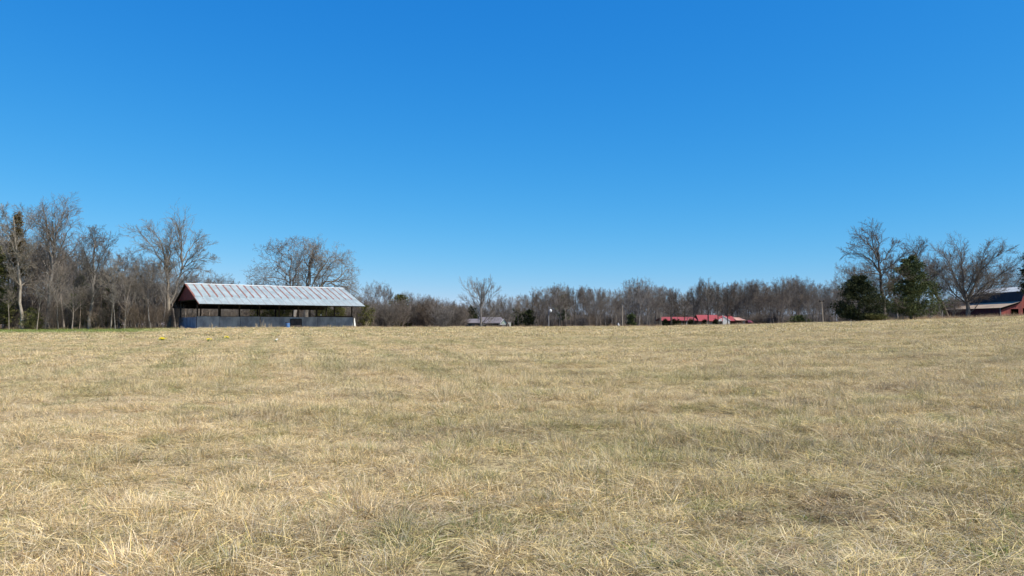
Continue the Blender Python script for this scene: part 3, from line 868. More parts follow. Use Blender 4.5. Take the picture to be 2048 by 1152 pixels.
def build_grey_house():
    Y = 200.0; k = Y / F
    def X(px): return (px - 1024) * k
    def Z(py): return EYE + (HY - py) * k
    bz = -.9
    ox = X(960)
    e = empty('grey_roofed_house', (ox, Y, bz), 0, 'low ranch house with grey shingle roof and pale green gable', 'house')
    x = lambda px: X(px) - ox
    z = lambda py: Z(py) - bz
    # left wing, lower
    def gable_roof(x0, x1, zr, ze, d, yo, name, m, hipr=0):
        t = .12
        MB().prism([(x0, yo - .45, ze), (x0, yo + d / 2, zr), (x0, yo + d / 2, zr - t), (x0, yo - .45, ze - t)], (x1 - x0, 0, 0)).build(name, m, e)
        MB().prism([(x0, yo + d + .45, ze), (x0, yo + d / 2, zr), (x0, yo + d / 2, zr - t), (x0, yo + d + .45, ze - t)][::-1], (x1 - x0, 0, 0)).build(name, m, e)
    gable_roof(x(915), x(960), z(637.3), z(645.6), 7.5, 0, 'roof', M_SHING)
    MB().box(x(917), x(960), .0, .12, -.3, z(646.1)).build('wall', M_STONEG, e)
    MB().box(x(917), x(917) + .12, .12, 7.5, -.3, z(646)).build('wall', M_STONEG, e)
    MB().box(x(917), x(1001), 7.38, 7.5, -.3, z(646)).build('wall', M_STONEG, e)
    # main block, taller ridge, set 1 m forward, ridge drops as a hip to the right
    zr, ze = z(633.8), z(645.8)
    x0, x1, xr = x(956.5), x(1007), x(1001)
    t = .12; yo = -.6; d = 9.0
    MB().prism([(x0, yo - .4, ze), (x0, yo + d / 2, zr), (xr, yo + d / 2, zr), (x1, yo - .4, ze)], (0, 0, -t)).build('roof', M_SHING, e)
    MB().prism([(x0, yo + d + .4, ze), (x0, yo + d / 2, zr), (xr, yo + d / 2, zr), (x(1013), yo + d + .4, ze)][::-1], (0, 0, -t)).build('roof', M_SHING, e)
    MB().prism([(x1, yo - .4, ze), (xr, yo + d / 2, zr), (x(1013), yo + d + .4, ze)], (0, 0, -t)).build('roof', M_SHING, e)
    MB().box(x0 + .1, x(1000.5), yo + 1.2, yo + 1.32, -.3, ze - .15).build('wall', M_STONEG, e)
    MB().box(x0 + .1, x0 + .22, yo + 1.32, yo + d, -.3, ze - .15).build('wall', M_STONEG, e)
    # porch posts under the eave
    for px in (966, 976, 986, 998):
        MB().box(x(px) - .07, x(px) + .07, yo - .2, yo - .06, -.3, ze - .14).build('porch_post', M_CREAM if px == 998 else M_GREYW, e)
    for a, b in ((921, 926), (932, 937), (943, 948)):
        window(e, x(a), x(b), -.06, .9 + .3, 2.2 + .2)
    for a, b in ((968, 974), (988, 994)):
        window(e, x(a), x(b), yo + 1.14, 1.2, 2.4)
    d_ = MB().box(x(979), x(983), yo + 1.1, yo + 1.19, -.1, 2.2).build('door', M_BRICK, e)
    MB().box(x(982.2), x(982.5), yo + 1.05, yo + 1.095, 1.0, 1.1).build('handle', M_SIL, d_)
    # front gable in pale siding
    gx0, gxa, gx1 = x(1000.4), x(1008.6), x(1016.2); za = z(637.6); zg = z(647.2)
    g = MB(); yg = yo - .9
    g.prism([(gx0 + .25, yg, zg), (gxa, yg, za - .22), (gx1 - .25, yg, zg)], (0, .15, 0)); g.build('gable_wall', M_PGREEN, e)
    MB().prism([(gx0, yg - .08, zg - .05), (gxa, yg - .08, za), (gxa, yg - .08, za - .18), (gx0 + .25, yg - .08, zg - .08)], (0, 4.6, 0)).build('porch_roof', M_SHING, e)
    MB().prism([(gx1, yg - .08, zg - .05), (gxa, yg - .08, za), (gxa, yg - .08, za - .18), (gx1 - .25, yg - .08, zg - .08)][::-1], (0, 4.6, 0)).build('porch_roof', M_SHING, e)
    MB().bar((gx0, yg - .12, zg + .02), (gxa, yg - .12, za), .06, .16).build('bargeboard', M_WHITE, e)
    MB().bar((gx1, yg - .12, zg + .02), (gxa, yg - .12, za + .02), .06, .16).build('bargeboard', M_BRICK, e)
    MB().box(gx0 - .05, gx1 - .6, yg - .15, yg - .02, zg - .28, zg - .07).build('eave_return', M_WHITE, e)
    for px, w in ((1006, .22), (1008.2, .13)):
        MB().box(x(px) - w, x(px) + w, yg, yg + .25, -.3, zg - .29).build('porch_column', M_CREAM, e)
    MB().box(x(1010), x(1015.8), yo + 1.4, yo + 1.5, -.3, zg - .1).build('wall', M_CREAM, e)
    # pale flat-topped side building, sunlit
    MB().box(x(1010.6), x(1021.8), yo + .2, yo + 5, -.3, z(644.9)).build('side_room', M_CREAM, e)
    MB().box(x(1010.4), x(1022.1), yo + .14, yo + 5.1, z(644.8), z(644.3)).build('side_room_roof', M_WHITE, e)
    for a, b in ((1012.5, 1014.5), (1016.2, 1018.6)):
        window(e, x(a), x(b), yo + .14, 1.4, 2.6, m=M_BRICK)
build_grey_house()

# ------------------------------------------------------------------ red roofed house among the trees
M_RROOF = simple_mat('red_metal_roof', (.33, .062, .05), (.24, .045, .038), 1.5, .5, stretch=(6, 1, 1), spec=.4, rnd=.15)
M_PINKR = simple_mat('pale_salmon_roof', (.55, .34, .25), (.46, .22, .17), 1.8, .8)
def build_red_house():
    Y = 235.0; k = Y / F
    bz = -1.0; ox = (1410 - 1024) * k
    x = lambda px: (px - 1410) * k
    z = lambda py: EYE + (HY - py) * k - bz
    e = empty('red_roofed_house', (ox, Y, bz), 0, 'low house with bright red metal roof and white gable behind bare trees', 'house')
    def slope(pxa, pxb, ptop_a, ptop_b, pyt, pyb, yo, dep, name='roof', m=M_RROOF, n=1):
        a = [(x(pxa), yo, z(pyb)), (x(pxb), yo, z(pyb)), (x(ptop_b), yo + dep, z(pyt)), (x(ptop_a), yo + dep, z(pyt))]
        MB().prism(a, (0, 0, -.1)).build(name, m, e)
    def wallb(pa, pb, yo, pyt, m, name='wall', dep=.15): MB().box(x(pa), x(pb), yo, yo + dep, -.4, z(pyt)).build(name, m, e)
    # long low porch wing
    slope(1319.5, 1396, 1326, 1392, 633.6, 640.8, -1.5, 5)
    slope(1319.5, 1396, 1326, 1392, 633.6, 640.8, 8.5, -5, 'roof')
    wallb(1326, 1392, 1.4, 639.5, M_STONEG)
    for px in (1330, 1341, 1352, 1362, 1371, 1381): MB().box(x(px) - .1, x(px) + .1, -1.2, -1.0, -.4, z(641)).build('porch_post', M_WHITE if px in (1371,) else M_GREYW, e)
    for px in (1336, 1347, 1376, 1386): window(e, x(px) - .5, x(px) + .5, 1.32, 1.2, 2.4)
    MB().box(x(1370), x(1374), 1.2, 1.35, -.2, 2.3).build('door', M_CREAM, e)
    # middle block, taller
    slope(1392, 1447, 1397, 1440, 629.6, 641.8, -3, 6)
    slope(1392, 1447, 1397, 1440, 629.6, 641.8, 9, -6)
    wallb(1396, 1436, -1.8, 641.5, M_CREAM)
    for px in (1403, 1413, 1424): window(e, x(px) - .6, x(px) + .6, -1.9, 1.1, 2.3)
    # small white gable and large white gable wall facing the field
    MB().prism([(x(1426.5), -3.6, z(642.5)), (x(1437), -3.6, z(636)), (x(1437), -3.6, z(642.5))], (0, .15, 0)).build('gable_wall', M_WHITE, e)
    MB().prism([(x(1438.5), -3.7, -.4), (x(1452.4), -3.7, -.4), (x(1452.4), -3.7, z(641.5)), (x(1438.5), -3.7, z(632.4))], (0, .15, 0)).build('gable_wall', M_WHITE, e)
    MB().bar((x(1437.5), -3.76, z(631.0)), (x(1453.6), -3.76, z(641.3)), .08, .16).build('bargeboard', M_WHITE, e)
    # right wing
    slope(1453, 1476, 1444, 1468, 631.5, 641.6, -2.6, 6)
    slope(1453, 1476, 1444, 1468, 631.5, 641.6, 9.4, -6)
    wallb(1454, 1474, -1.4, 641.3, M_BRICK)
    for px in (1459, 1468): window(e, x(px) - .6, x(px) + .6, -1.5, 1.1, 2.3)
    # pale end roof, sunlit
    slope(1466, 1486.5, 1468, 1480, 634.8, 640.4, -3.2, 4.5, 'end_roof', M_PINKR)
    wallb(1481.5, 1484.5, -2.6, 640.2, M_CREAM, 'porch_column', .4)
    wallb(1476, 1482, -.6, 640.2, M_BRICK)
    # chimney
    MB().box(x(1463) - .4, x(1463) + .4, 2.6, 3.3, z(632), z(627.5)).build('chimney', M_BRICK, e)
    # small red shed further right
    Yb = 225.; kb = Yb / F
    s = empty('red_shed', ((1498 - 1024) * kb, Yb, -1.0), 0, 'tiny red roofed shed to the right of the red roofed house', 'shed')
    zz = lambda py: EYE + (HY - py) * kb + 1.0
    w = 5.3 * kb
    MB().prism([(-w, -1.6, zz(645.2)), (w, -1.6, zz(645.2)), (w - .3, .4, zz(640.4)), (-w + .35, .4, zz(640.4))], (0, 0, -.08)).build('roof', M_RROOF, s)
    MB().prism([(-w, 2.4, zz(645.2)), (w, 2.4, zz(645.2)), (w - .3, .4, zz(640.4)), (-w + .35, .4, zz(640.4))][::-1], (0, 0, -.08)).build('roof', M_RROOF, s)
    MB().box(-w + .2, w - .2, -1.3, 2.1, -.4, zz(645.4)).build('wall', M_BREDSHADE, s)
build_red_house()

# ------------------------------------------------------------------ poles, stake, fence, small white things
def pole(px, topy, Y, r, label, m, lamp=False, cap=False, lean=0.0):
    X = (px - 1024) / F * Y; bz = float(tz(X, Y)) ; h = EYE + (HY - topy) / F * Y - bz
    e = empty('utility_pole', (X, Y, bz), 0, label, 'pole', 'poles along the far edge of the field')
    e.rotation_euler = (0, lean, 0)
    MB().lathe([(r * 1.15, -.5), (r, h * .5), (r * .8, h)], 10).build('pole', m, e)
    if lamp:
        hb = h - (621 - topy) / F * Y
        a = MB().bar((0, -.02, hb + .5), (.35, -.25, hb + .75), .05).bar((.35, -.25, hb + .75), (.42, -.35, hb + .3), .05).build('lamp_arm', M_SIL, e)
        MB().lathe([(.10, hb + .3), (.30, hb + .1), (.30, hb - .25), (.12, hb - .45)], 12, True, (.42, -.35)).build('lamp_head', M_WHITE, e)
    if cap:
        MB().box(-.5, .5, -.06, .06, h - .1, h + .05).build('crossarm', M_TIMB, e)
        for sx in (-.42, .42): MB().lathe([(.05, h + .055), (.08, h + .10), (.04, h + .22)], 8, True, (sx, 0)).build('insulator', M_TIMB, e)
M_POLE = simple_mat('pale_pole_wood', (.36, .29, .215), (.26, .21, .155), 2, .9, stretch=(1, 1, .2))
M_POLEG = simple_mat('grey_pole_wood', (.30, .275, .25), (.21, .19, .175), 2, .9, stretch=(1, 1, .2))
pole(1097.3, 612, 170, .11, 'grey pole with a white lamp head right of the grey roofed house', M_POLEG, lamp=True)
pole(1244.6, 611, 175, .13, 'plain tan pole without fittings in front of the central woods', M_POLE)
pole(1645.5, 602.5, 150, .13, 'tan pole with dark crossarm left of the black cedar', M_POLE, cap=True, lean=-.045)

def stake():
    Y = 62; X = (1701.5 - 1024) / F * Y; bz = float(tz(X, Y))
    e = empty('marker_stake', (X, Y, bz), 0, 'thin grey stake standing alone in the grass below the dark cedar', 'stake')
    h = EYE + (HY - 643.5) / F * Y - bz
    MB().box(-.017, .017, -.017, .017, -.2, h).build('shaft', M_GREYW, e)
    MB().box(-.024, .024, -.024, .024, h, h + .04).build('cap', M_WHITE, e)
stake()
# weathered fence at the corner of the red barn
def fence():
    e0 = at(1884, 640, 166); bz = float(tz(e0[0], e0[1]))
    e = empty('post_fence', (e0[0], e0[1], bz), .15, 'grey weathered fence posts at the left end of the red barn', 'fence')
    rr = random.Random(4)
    for k, (dx, h) in enumerate(((-3.2, 1.3), (-1.6, 1.5), (.0, 2.6), (.55, 2.75), (.95, 2.7), (-4.9, 1.3), (-6.5, 1.2))):
        MB().bar((dx, rr.uniform(-.1, .1), -.4), (dx + rr.uniform(-.08, .08), rr.uniform(-.1, .1), h), .15).build('post', M_GREYW, e)
    for zz in (.7, 1.2): MB().bar((-6.5, .12, zz), (.9, .12, zz + .05), .05, .11).build('rail', M_GREYW, e)
fence()
def white_bits():
    Y = 172.; X = (1236.5 - 1024) / F * Y; bz = float(tz(X, Y)); k = Y / F
    e = empty('marker_post', (X, Y, bz), 0, 'short white post with rounded top beside the plain tan pole', 'post')
    h = EYE + (HY - 646) * k - bz
    MB().lathe([(.17, -.3), (.17, h - .35), (.13, h - .1), (.05, h)], 12).build('body', M_WHITE, e)
    MB().box(.2, .36, -.08, .08, -.3, h - .35).build('side_board', M_CREAM, e)
    # parked car, only its roof shows above the crest
    Y = 240.; X = (1160 - 1024) / F * Y; k = Y / F; bz = EYE + (HY - 650.3) * k - 1.45
    c = empty('parked_car', (X, Y, bz), .25, 'pale car parked at the edge of the woods, its roof just above the field', 'car')
    body = MB().prism([(-2.1, -.85, .3), (2.1, -.85, .3), (2.15, -.85, .75), (1.2, -.85, .95), (-2.0, -.85, .95), (-2.15, -.85, .7)], (0, 1.7, 0)); body.build('body', M_WHITE, c)
    MB().prism([(-1.7, -.74, .955), (1.15, -.74, .955), (.55, -.66, 1.42), (-1.2, -.66, 1.45)], (0, 1.4, 0)).build('cabin', M_GLASS, c)
    MB().box(-1.15, .5, -.66, .7, 1.452, 1.49).build('car_roof', M_WHITE, c)
    for sx in (-1.35, 1.35):
        for sy in (-.86, .68):
            w = MB()
            for q in range(14):
                a = q * 2 * math.pi / 14
                w.v += [(sx + .33 * math.cos(a), sy, .33 + .33 * math.sin(a)), (sx + .33 * math.cos(a), sy + .2, .33 + .33 * math.sin(a))]
            for q in range(14): r = (q + 1) % 14; w.f.append((2*q, 2*r, 2*r+1, 2*q+1))
            w.f.append(tuple(range(0, 28, 2))); w.f.append(tuple(range(27, 0, -2)))
            w.build('wheel', M_BLACK, c)
white_bits()
# ------------------------------------------------------------------ trees
rt = np.random.default_rng(11)
GL = 'bare trees of the left woods'; GM = 'bare trees of the central far woods'; GR = 'bare trees by the red barn'; GB = 'thicket trees between shed and grey house'

# tall left trees, limbs laid out
PV = dict(kids=[14, 13, 8, 5], t0=[.3, .12, .15, .15], ang=[50, 38, 38, 38], up=[.05, .05, .05, .03, .02], wig=.10, ratio=[.42, .52, .5, .55], tip=.010)
own_tree(21, 93, 116, 657, [(93, 657), (94, 620), (97, 590), (100, 560), (104, 535), (108, 510), (104, 480), (102, 450), (100, 425)],
    [([(96, 600), (75, 575), (55, 565), (45, 560)], .10, None), ([(97, 585), (112, 575), (128, 552), (150, 520)], .13, None),
     ([(100, 560), (88, 530), (75, 500), (66, 470)], .13, None), ([(104, 540), (95, 505), (84, 470), (76, 435), (72, 410)], .13, None),
     ([(106, 520), (120, 495), (135, 460), (150, 430)], .13, None), ([(106, 505), (112, 470), (118, 430), (118, 403)], .13, None),
     ([(103, 480), (96, 450), (90, 420), (92, 402)], .10, None), ([(106, 520), (130, 505), (148, 480), (158, 465)], .09, None),
     ([(104, 465), (112, 440), (128, 415), (135, 408)], .09, None)],
    M_GREY, dict(PV, sc=0.93), 'tallest bare tree of the left woods, rounded crown and forked dark trunk', r0=.33, extra=5, group=None)
own_tree(22, 182, 114, 657, [(180, 657), (182, 630), (184, 605), (183, 585), (186, 560), (185, 530), (186, 500), (188, 475)],
    [([(183, 590), (200, 572), (218, 552), (232, 535)], .10, None), ([(183, 580), (172, 565), (165, 548)], .07, None),
     ([(185, 560), (176, 530), (172, 500), (176, 472)], .08, None), ([(186, 545), (200, 515), (212, 490), (222, 470)], .09, None),
     ([(186, 505), (192, 480), (198, 462)], .06, None), ([(187, 500), (181, 475), (184, 452)], .06, None), ([(184, 600), (196, 590), (208, 578)], .06, None)],
    M_GREY, dict(PV, sc=0.97), 'mid height bare tree with a slim pointed crown, second from the tallest', r0=.28, extra=4)
own_tree(23, 44, 113, 657, [(46, 657), (45, 625), (42, 600), (38, 570), (33, 535), (30, 500), (27, 470), (22, 440), (20, 415)],
    [([(36, 555), (20, 525), (5, 505), (-10, 490)], .09, None), ([(33, 535), (45, 505), (60, 490), (70, 480)], .08, None),
     ([(30, 500), (20, 470), (8, 440), (2, 420)], .08, None), ([(28, 480), (38, 450), (44, 425), (48, 405)], .08, None),
     ([(34, 545), (50, 525), (62, 520)], .06, None), ([(26, 460), (14, 430), (12, 408)], .05, None)],
    M_PALE, dict(PV, sc=0.93), 'slim bare tree with pale trunk in front of the rusty topped pine', r0=.26, extra=4)
# fan shaped tree left of the shed
PF = dict(PV); PF.update(ang=[45, 30, 34, 36], up=[.05, .10, .06, .04, .02], kids=[14, 13, 8, 5])
own_tree(24, 338, 118, 657, [(338, 657), (338, 620), (336, 590), (335, 560), (333, 530), (330, 510)],
    [([(333, 530), (326, 495), (320, 470), (300, 462), (285, 466)], .12, None), ([(331, 520), (322, 490), (312, 470), (296, 445), (288, 437)], .11, None),
     ([(332, 525), (330, 495), (328, 465), (318, 440), (310, 430)], .12, None), ([(332, 520), (335, 480), (334, 450), (332, 424)], .13, None),
     ([(340, 600), (352, 560), (361, 520), (361, 480), (352, 445), (350, 428)], .18, (0, 1)), ([(361, 500), (372, 470), (384, 448), (388, 440)], .10, (0.5, 2)),
     ([(360, 520), (378, 495), (398, 478), (414, 470)], .10, (0.5, -2)), ([(360, 515), (385, 500), (408, 492), (420, 494)], .09, None),
     ([(356, 540), (372, 520), (395, 515), (410, 522)], .08, None), ([(361, 500), (366, 465), (372, 440), (372, 430)], .09, None)],
    M_PALE, dict(PF, sc=0.86, scx=1.0), 'tall bare tree with a wide fan crown just left of the shed roof', r0=.36, extra=5, depth=4)

# big knobbly spreading trees behind the shed
PP_ = dict(kids=[10, 13, 7, 4], t0=[.3, .1, .12, .12], ang=[60, 55, 52, 50], angt=.15, crook=[.05, .2, .34, .42, .45], up=[.05, .04, .03, .02, .0],
          seg=[9, 7, 5, 4, 3], ratio=[.4, .55, .52, .5], tip=.014, wig=.22, tp=.7)
own_tree(31, 589, 138, 657, [(591, 660), (590, 630), (588, 600), (583, 574), (584, 565)],
    [([(583, 572), (577, 550), (574, 530), (577, 500), (574, 480), (566, 462)], .20, (0, 2)), ([(583, 572), (592, 550), (600, 525), (610, 505), (608, 490)], .20, (0, -3)),
     ([(578, 556), (568, 548), (548, 542), (530, 545), (510, 543)], .11, None), ([(576, 540), (560, 525), (545, 510), (535, 495), (524, 485)], .12, None),
     ([(576, 520), (560, 505), (548, 480), (552, 470)], .08, None), ([(588, 585), (570, 568), (555, 570), (540, 555), (520, 545), (500, 540), (494, 542)], .13, (0, 2)),
     ([(595, 540), (590, 515), (582, 490), (585, 470)], .09, None), ([(570, 548), (550, 530), (530, 522), (515, 525)], .08, None), ([(575, 500), (560, 485), (540, 475), (528, 480)], .07, None)],
    M_GREY, dict(PP_, sc=0.9), 'spreading bare tree with crooked knobbly limbs above the left of the shed roof', r0=.5, extra=3, depth=5)
own_tree(32, 612, 142, 657, [(607, 660), (610, 630), (612, 600), (614, 570), (616, 545), (620, 520), (623, 498)],
    [([(614, 570), (611, 540), (607, 510), (604, 480), (602, 462)], .20, (0, 2)), ([(621, 515), (628, 495), (622, 475), (618, 460)], .12, None),
     ([(620, 520), (632, 500), (640, 485), (646, 473)], .12, None), ([(617, 590), (632, 568), (650, 560), (668, 548), (682, 535), (695, 528), (706, 520)], .26, (0, 3)),
     ([(620, 575), (632, 545), (648, 520), (665, 500), (680, 492), (696, 500)], .16, (0, -3)), ([(655, 558), (672, 556), (690, 562), (705, 570), (716, 580)], .14, (1, 4)),
     ([(640, 565), (652, 545), (668, 520), (684, 505), (700, 508)], .12, None), ([(668, 548), (680, 550), (700, 552), (718, 545), (726, 548)], .10, (1.5, -2)),
     ([(630, 550), (640, 525), (652, 505), (660, 490)], .10, None), ([(622, 540), (636, 530), (650, 515), (668, 508)], .09, None), ([(616, 560), (600, 545), (592, 520), (596, 500)], .09, None),
     ([(690, 562), (700, 578), (706, 592), (712, 600)], .06, None)],
    M_PALE, dict(PP_, sc=0.9), 'largest spreading bare tree behind the shed, pale trunk and limbs arching to the right', r0=.55, extra=4, depth=6)

# open upright tree in front of the grey house
PH = dict(kids=[10, 11, 6, 4], t0=[.3, .15, .2, .2], ang=[38, 26, 30, 32], up=[.05, .06, .06, .04, .03], ratio=[.5, .55, .5, .5], tip=.012, wig=.08, crook=[.05, .08, .12, .16, .2])
own_tree(41, 963, 150, 655, [(963, 657), (962, 640), (961, 622), (961, 600), (962, 580), (963, 562)],
    [([(962, 640), (952, 625), (942, 605), (930, 592), (922, 592)], .10, None), ([(962, 632), (950, 605), (938, 580), (928, 565)], .11, None),
     ([(961, 615), (955, 590), (948, 570), (938, 556)], .10, None), ([(961, 600), (957, 578), (954, 560)], .07, None),
     ([(962, 605), (970, 585), (978, 568), (984, 556)], .10, None), ([(963, 645), (975, 632), (985, 618), (998, 602), (1006, 596)], .11, None),
     ([(964, 650), (972, 640), (982, 628), (992, 618), (1000, 606)], .08, None), ([(962, 625), (972, 600), (984, 582), (995, 572)], .10, None),
     ([(961, 595), (966, 575), (968, 555)], .07, None), ([(964, 650), (978, 645), (988, 635), (996, 630)], .05, None)],
    M_GREY, dict(PH, sc=0.88), 'open upright bare tree with straight limbs in front of the grey roofed house', r0=.27, extra=3, depth=3)

# tall dark tree between the cedars
PT = dict(kids=[10, 12, 7, 5], t0=[.3, .15, .15, .15], ang=[50, 32, 34, 36], up=[.05, .03, .04, .03, .02], ratio=[.4, .58, .5, .5], tip=.012, wig=.10, crook=[.05, .11, .15, .2, .2])
own_tree(51, 1767, 118, 643, [(1769, 645), (1768, 610), (1766, 580), (1763, 555), (1762, 530), (1762, 505), (1756, 490)],
    [([(1763, 540), (1745, 535), (1720, 537), (1695, 542), (1680, 540)], .11, None), ([(1762, 535), (1748, 510), (1738, 497), (1720, 492), (1702, 488)], .12, None),
     ([(1760, 512), (1750, 490), (1738, 472), (1724, 464), (1715, 460)], .11, None), ([(1758, 500), (1750, 475), (1748, 455), (1744, 440)], .10, None),
     ([(1757, 495), (1764, 470), (1765, 450), (1764, 437)], .10, None), ([(1762, 515), (1775, 500), (1786, 485), (1794, 472)], .11, None),
     ([(1763, 530), (1782, 522), (1796, 505), (1806, 495)], .09, None), ([(1766, 565), (1785, 555), (1800, 545), (1818, 545)], .10, None),
     ([(1765, 560), (1750, 550), (1730, 548), (1705, 555)], .09, None), ([(1767, 605), (1755, 585), (1744, 570)], .08, None), ([(1746, 485), (1735, 480), (1710, 475), (1695, 482)], .06, None),
     ([(1769, 600), (1778, 585), (1790, 590), (1796, 610)], .05, None)],
    M_DARK, dict(PT, sc=0.91), 'tall dark bare tree standing between the two cedars', r0=.36, extra=4, depth=3)
# leaning tree left of the barn
own_tree(52, 1895, 150, 640, [(1898, 642), (1892, 620), (1884, 600), (1868, 580), (1852, 562), (1838, 545), (1832, 520), (1831, 495)],
    [([(1850, 560), (1838, 540), (1832, 515), (1828, 495), (1820, 483)], .12, None), ([(1832, 530), (1842, 505), (1852, 490), (1858, 478)], .10, None),
     ([(1838, 545), (1826, 530), (1818, 510), (1812, 495)], .08, None), ([(1884, 602), (1872, 596), (1860, 605), (1850, 612)], .08, None),
     ([(1872, 585), (1878, 560), (1884, 545)], .09, None), ([(1860, 570), (1862, 545), (1866, 525)], .08, None), ([(1890, 615), (1880, 590), (1886, 570)], .06, None), ([(1831, 510), (1836, 490), (1840, 478)], .06, None)],
    M_DARK, dict(PT, sc=0.93), 'dark bare tree with trunk leaning left toward the green cedar', r0=.4, extra=3, depth=4)
# broad tree in front of the red barn
PO = dict(PT); PO.update(kids=[12, 15, 9, 6], lt0=.25, ang=[50, 36, 36, 36], up=[.05, .06, .05, .03, .02], tip=.012, ratio=[.4, .46, .5, .5])
own_tree(53, 1936, 140, 642, [(1937, 644), (1936, 625), (1935, 605), (1933, 590), (1929, 570)],
    [([(1932, 600), (1915, 588), (1906, 565), (1895, 545), (1880, 528), (1866, 520)], .18, (0, 1)), ([(1934, 598), (1918, 575), (1905, 545), (1890, 515), (1876, 500)], .17, (0, -2)),
     ([(1932, 590), (1922, 560), (1912, 530), (1905, 500), (1895, 478)], .17, (0, 2)), ([(1930, 580), (1926, 545), (1922, 510), (1920, 480), (1912, 468)], .16, (0, -1)),
     ([(1930, 575), (1932, 540), (1936, 505), (1942, 478)], .16, (0, 3)), ([(1936, 595), (1945, 565), (1955, 530), (1962, 500), (1965, 478)], .18, (0, -2)),
     ([(1937, 598), (1952, 570), (1965, 545), (1985, 520), (2000, 495)], .18, (0, 2)), ([(1940, 590), (1960, 565), (1985, 540), (2008, 520), (2022, 505)], .14, None),
     ([(1938, 600), (1960, 585), (1985, 560), (2008, 545), (2022, 540)], .13, None), ([(1936, 625), (1950, 615), (1962, 590), (1985, 575), (2000, 560)], .10, None),
     ([(1930, 600), (1908, 585), (1893, 570), (1880, 560), (1870, 565)], .10, None), ([(1950, 550), (1960, 520), (1975, 495), (1985, 483)], .10, None)],
    M_GREY, dict(PO, sc=0.85, scx=0.93), 'broad bare tree with many rising limbs standing in front of the red barn', r0=.55, extra=5, depth=5)

# ---- left woods, one by one: (px, top y, depth, kind, width)
left = [(8, 425, 122, 'round1', 1), (-30, 430, 118, 'tall2', 1), (-62, 440, 120, 'round2', 1), (66, 470, 124, 'round2', 1), (130, 455, 122, 'tall2', 1), (118, 520, 113, 'up1', 1), (150, 480, 125, 'round1', 1),
        (160, 545, 113, 'up2', 1), (205, 480, 121, 'up1', 1), (222, 500, 114, 'tall1', 1), (238, 488, 124, 'round1', 1), (250, 525, 113, 'vase1', 1), (262, 505, 120, 'round2', 1), (276, 515, 115, 'tall1', 1),
        (290, 500, 121, 'vase1', 1), (303, 520, 114, 'up1', 1), (315, 510, 119, 'round1', 1), (326, 535, 113.5, 'tall2', 1), (352, 520, 126, 'round2', 1), (370, 530, 128, 'vase1', 1), (385, 535, 130, 'round1', 1),
        (400, 545, 131, 'round2', 1), (418, 540, 134, 'vase1', 1), (440, 543, 150, 'round1', 1), (460, 556, 152, 'up1', 1), (478, 560, 155, 'round1', 1), (232, 560, 112.5, 'tall1', 1), (145, 565, 112, 'tall2', 1),
        (75, 555, 112, 'tall1', 1), (20, 560, 112, 'tall1', 1), (515, 548, 165, 'vase1', 1), (500, 555, 168, 'round1', 1), (540, 560, 170, 'round2', 1), (660, 560, 170, 'round2', 1), (690, 565, 165, 'round1', 1)]
place_words = ['at the far left edge', 'behind the tallest tree', 'left of the fan crowned tree', 'beside the fan crowned tree', 'behind the shed roof']
def where_left(px):
    return ('at the far left edge' if px < 70 else 'right of the tallest left tree' if px < 170 else 'left of the fan crowned tree' if px < 320
            else 'behind the left end of the shed roof' if px < 430 else 'over the left half of the shed roof' if px < 520 else 'behind the spreading trees')
words = {'round1': 'grey round bare tree', 'round2': 'brownish round bare tree', 'up1': 'grey narrow bare tree', 'up2': 'brownish narrow tree', 'vase1': 'grey vase shaped bare tree',
         'dark1': 'dark stemmed tree', 'tall1': 'pale trunked slender bare tree', 'tall2': 'grey tall stemmed bare tree'}
def tall_word(h): return 'tall' if h > 110 else 'medium' if h > 85 else 'short'
for px, ty, Y, k, w in left:
    place_tree(k, px, ty, Y, rt, f'{words[k]} {where_left(px)}', GL, wid=w)

# ---- thicket right of the shed
def where_mid(px):
    return ('right of the shed roof' if px < 800 else 'left of the grey house' if px < 925 else 'behind the grey roofed house' if px < 1030
            else 'left of the lamp pole' if px < 1097 else 'right of the lamp pole' if px < 1245 else 'right of the plain tan pole' if px < 1325
            else 'behind the red porch wing' if px < 1395 else 'by the tall red block' if px < 1490
            else 'right of the tiny red shed' if px < 1580 else 'left of the crossarm pole' if px < 1645 else 'left of the black cedar')
thick = [(838, 586, 200, 'round2'), (862, 588, 198, 'vase1'), (885, 594, 202, 'round2'), (905, 598, 205, 'up2'), (738, 562, 190, 'vase1'), (752, 560, 192, 'round1'), (768, 566, 186, 'up1'), (786, 578, 188, 'up2'), (810, 580, 195, 'tall2'), (820, 588, 190, 'up1'), (728, 585, 160, 'round2'), (745, 600, 150, 'round2')]
for px, ty, Y, k in thick: place_tree(k, px, ty, Y, rt, f'{words[k]} rising behind the thicket {where_mid(px)}', GB)
sh = [(-20, 600), (18, 606), (62, 612), (108, 600), (140, 606), (168, 604), (196, 610), (232, 604), (262, 600), (286, 610), (306, 604), (326, 610), (352, 604)]
for px, ty in sh: place_tree(['shrub1', 'shrub2'][px % 2], px, ty, 113 + rt.uniform(0, 4), rt, f'brushy many stemmed thicket {where_left(px)}', 'brush at the foot of the left woods', kind='bare_shrub', cat='shrub')
for px in np.arange(716, 925, 8.5):
    px = float(px + rt.uniform(-2, 2)); ty = np.interp(px, [700, 740, 780, 830, 850, 880, 905, 925], [600, 596, 597, 590, 585, 591, 598, 602]) + rt.uniform(-2, 7)
    place_tree(['shrub1', 'shrub2'][int(rt.integers(2))], px, ty, 150 + rt.uniform(0, 22), rt, f'brushy many stemmed thicket tree {where_mid(px)}', 'thicket right of the shed', kind='bare_shrub', cat='shrub', wid=1.0)
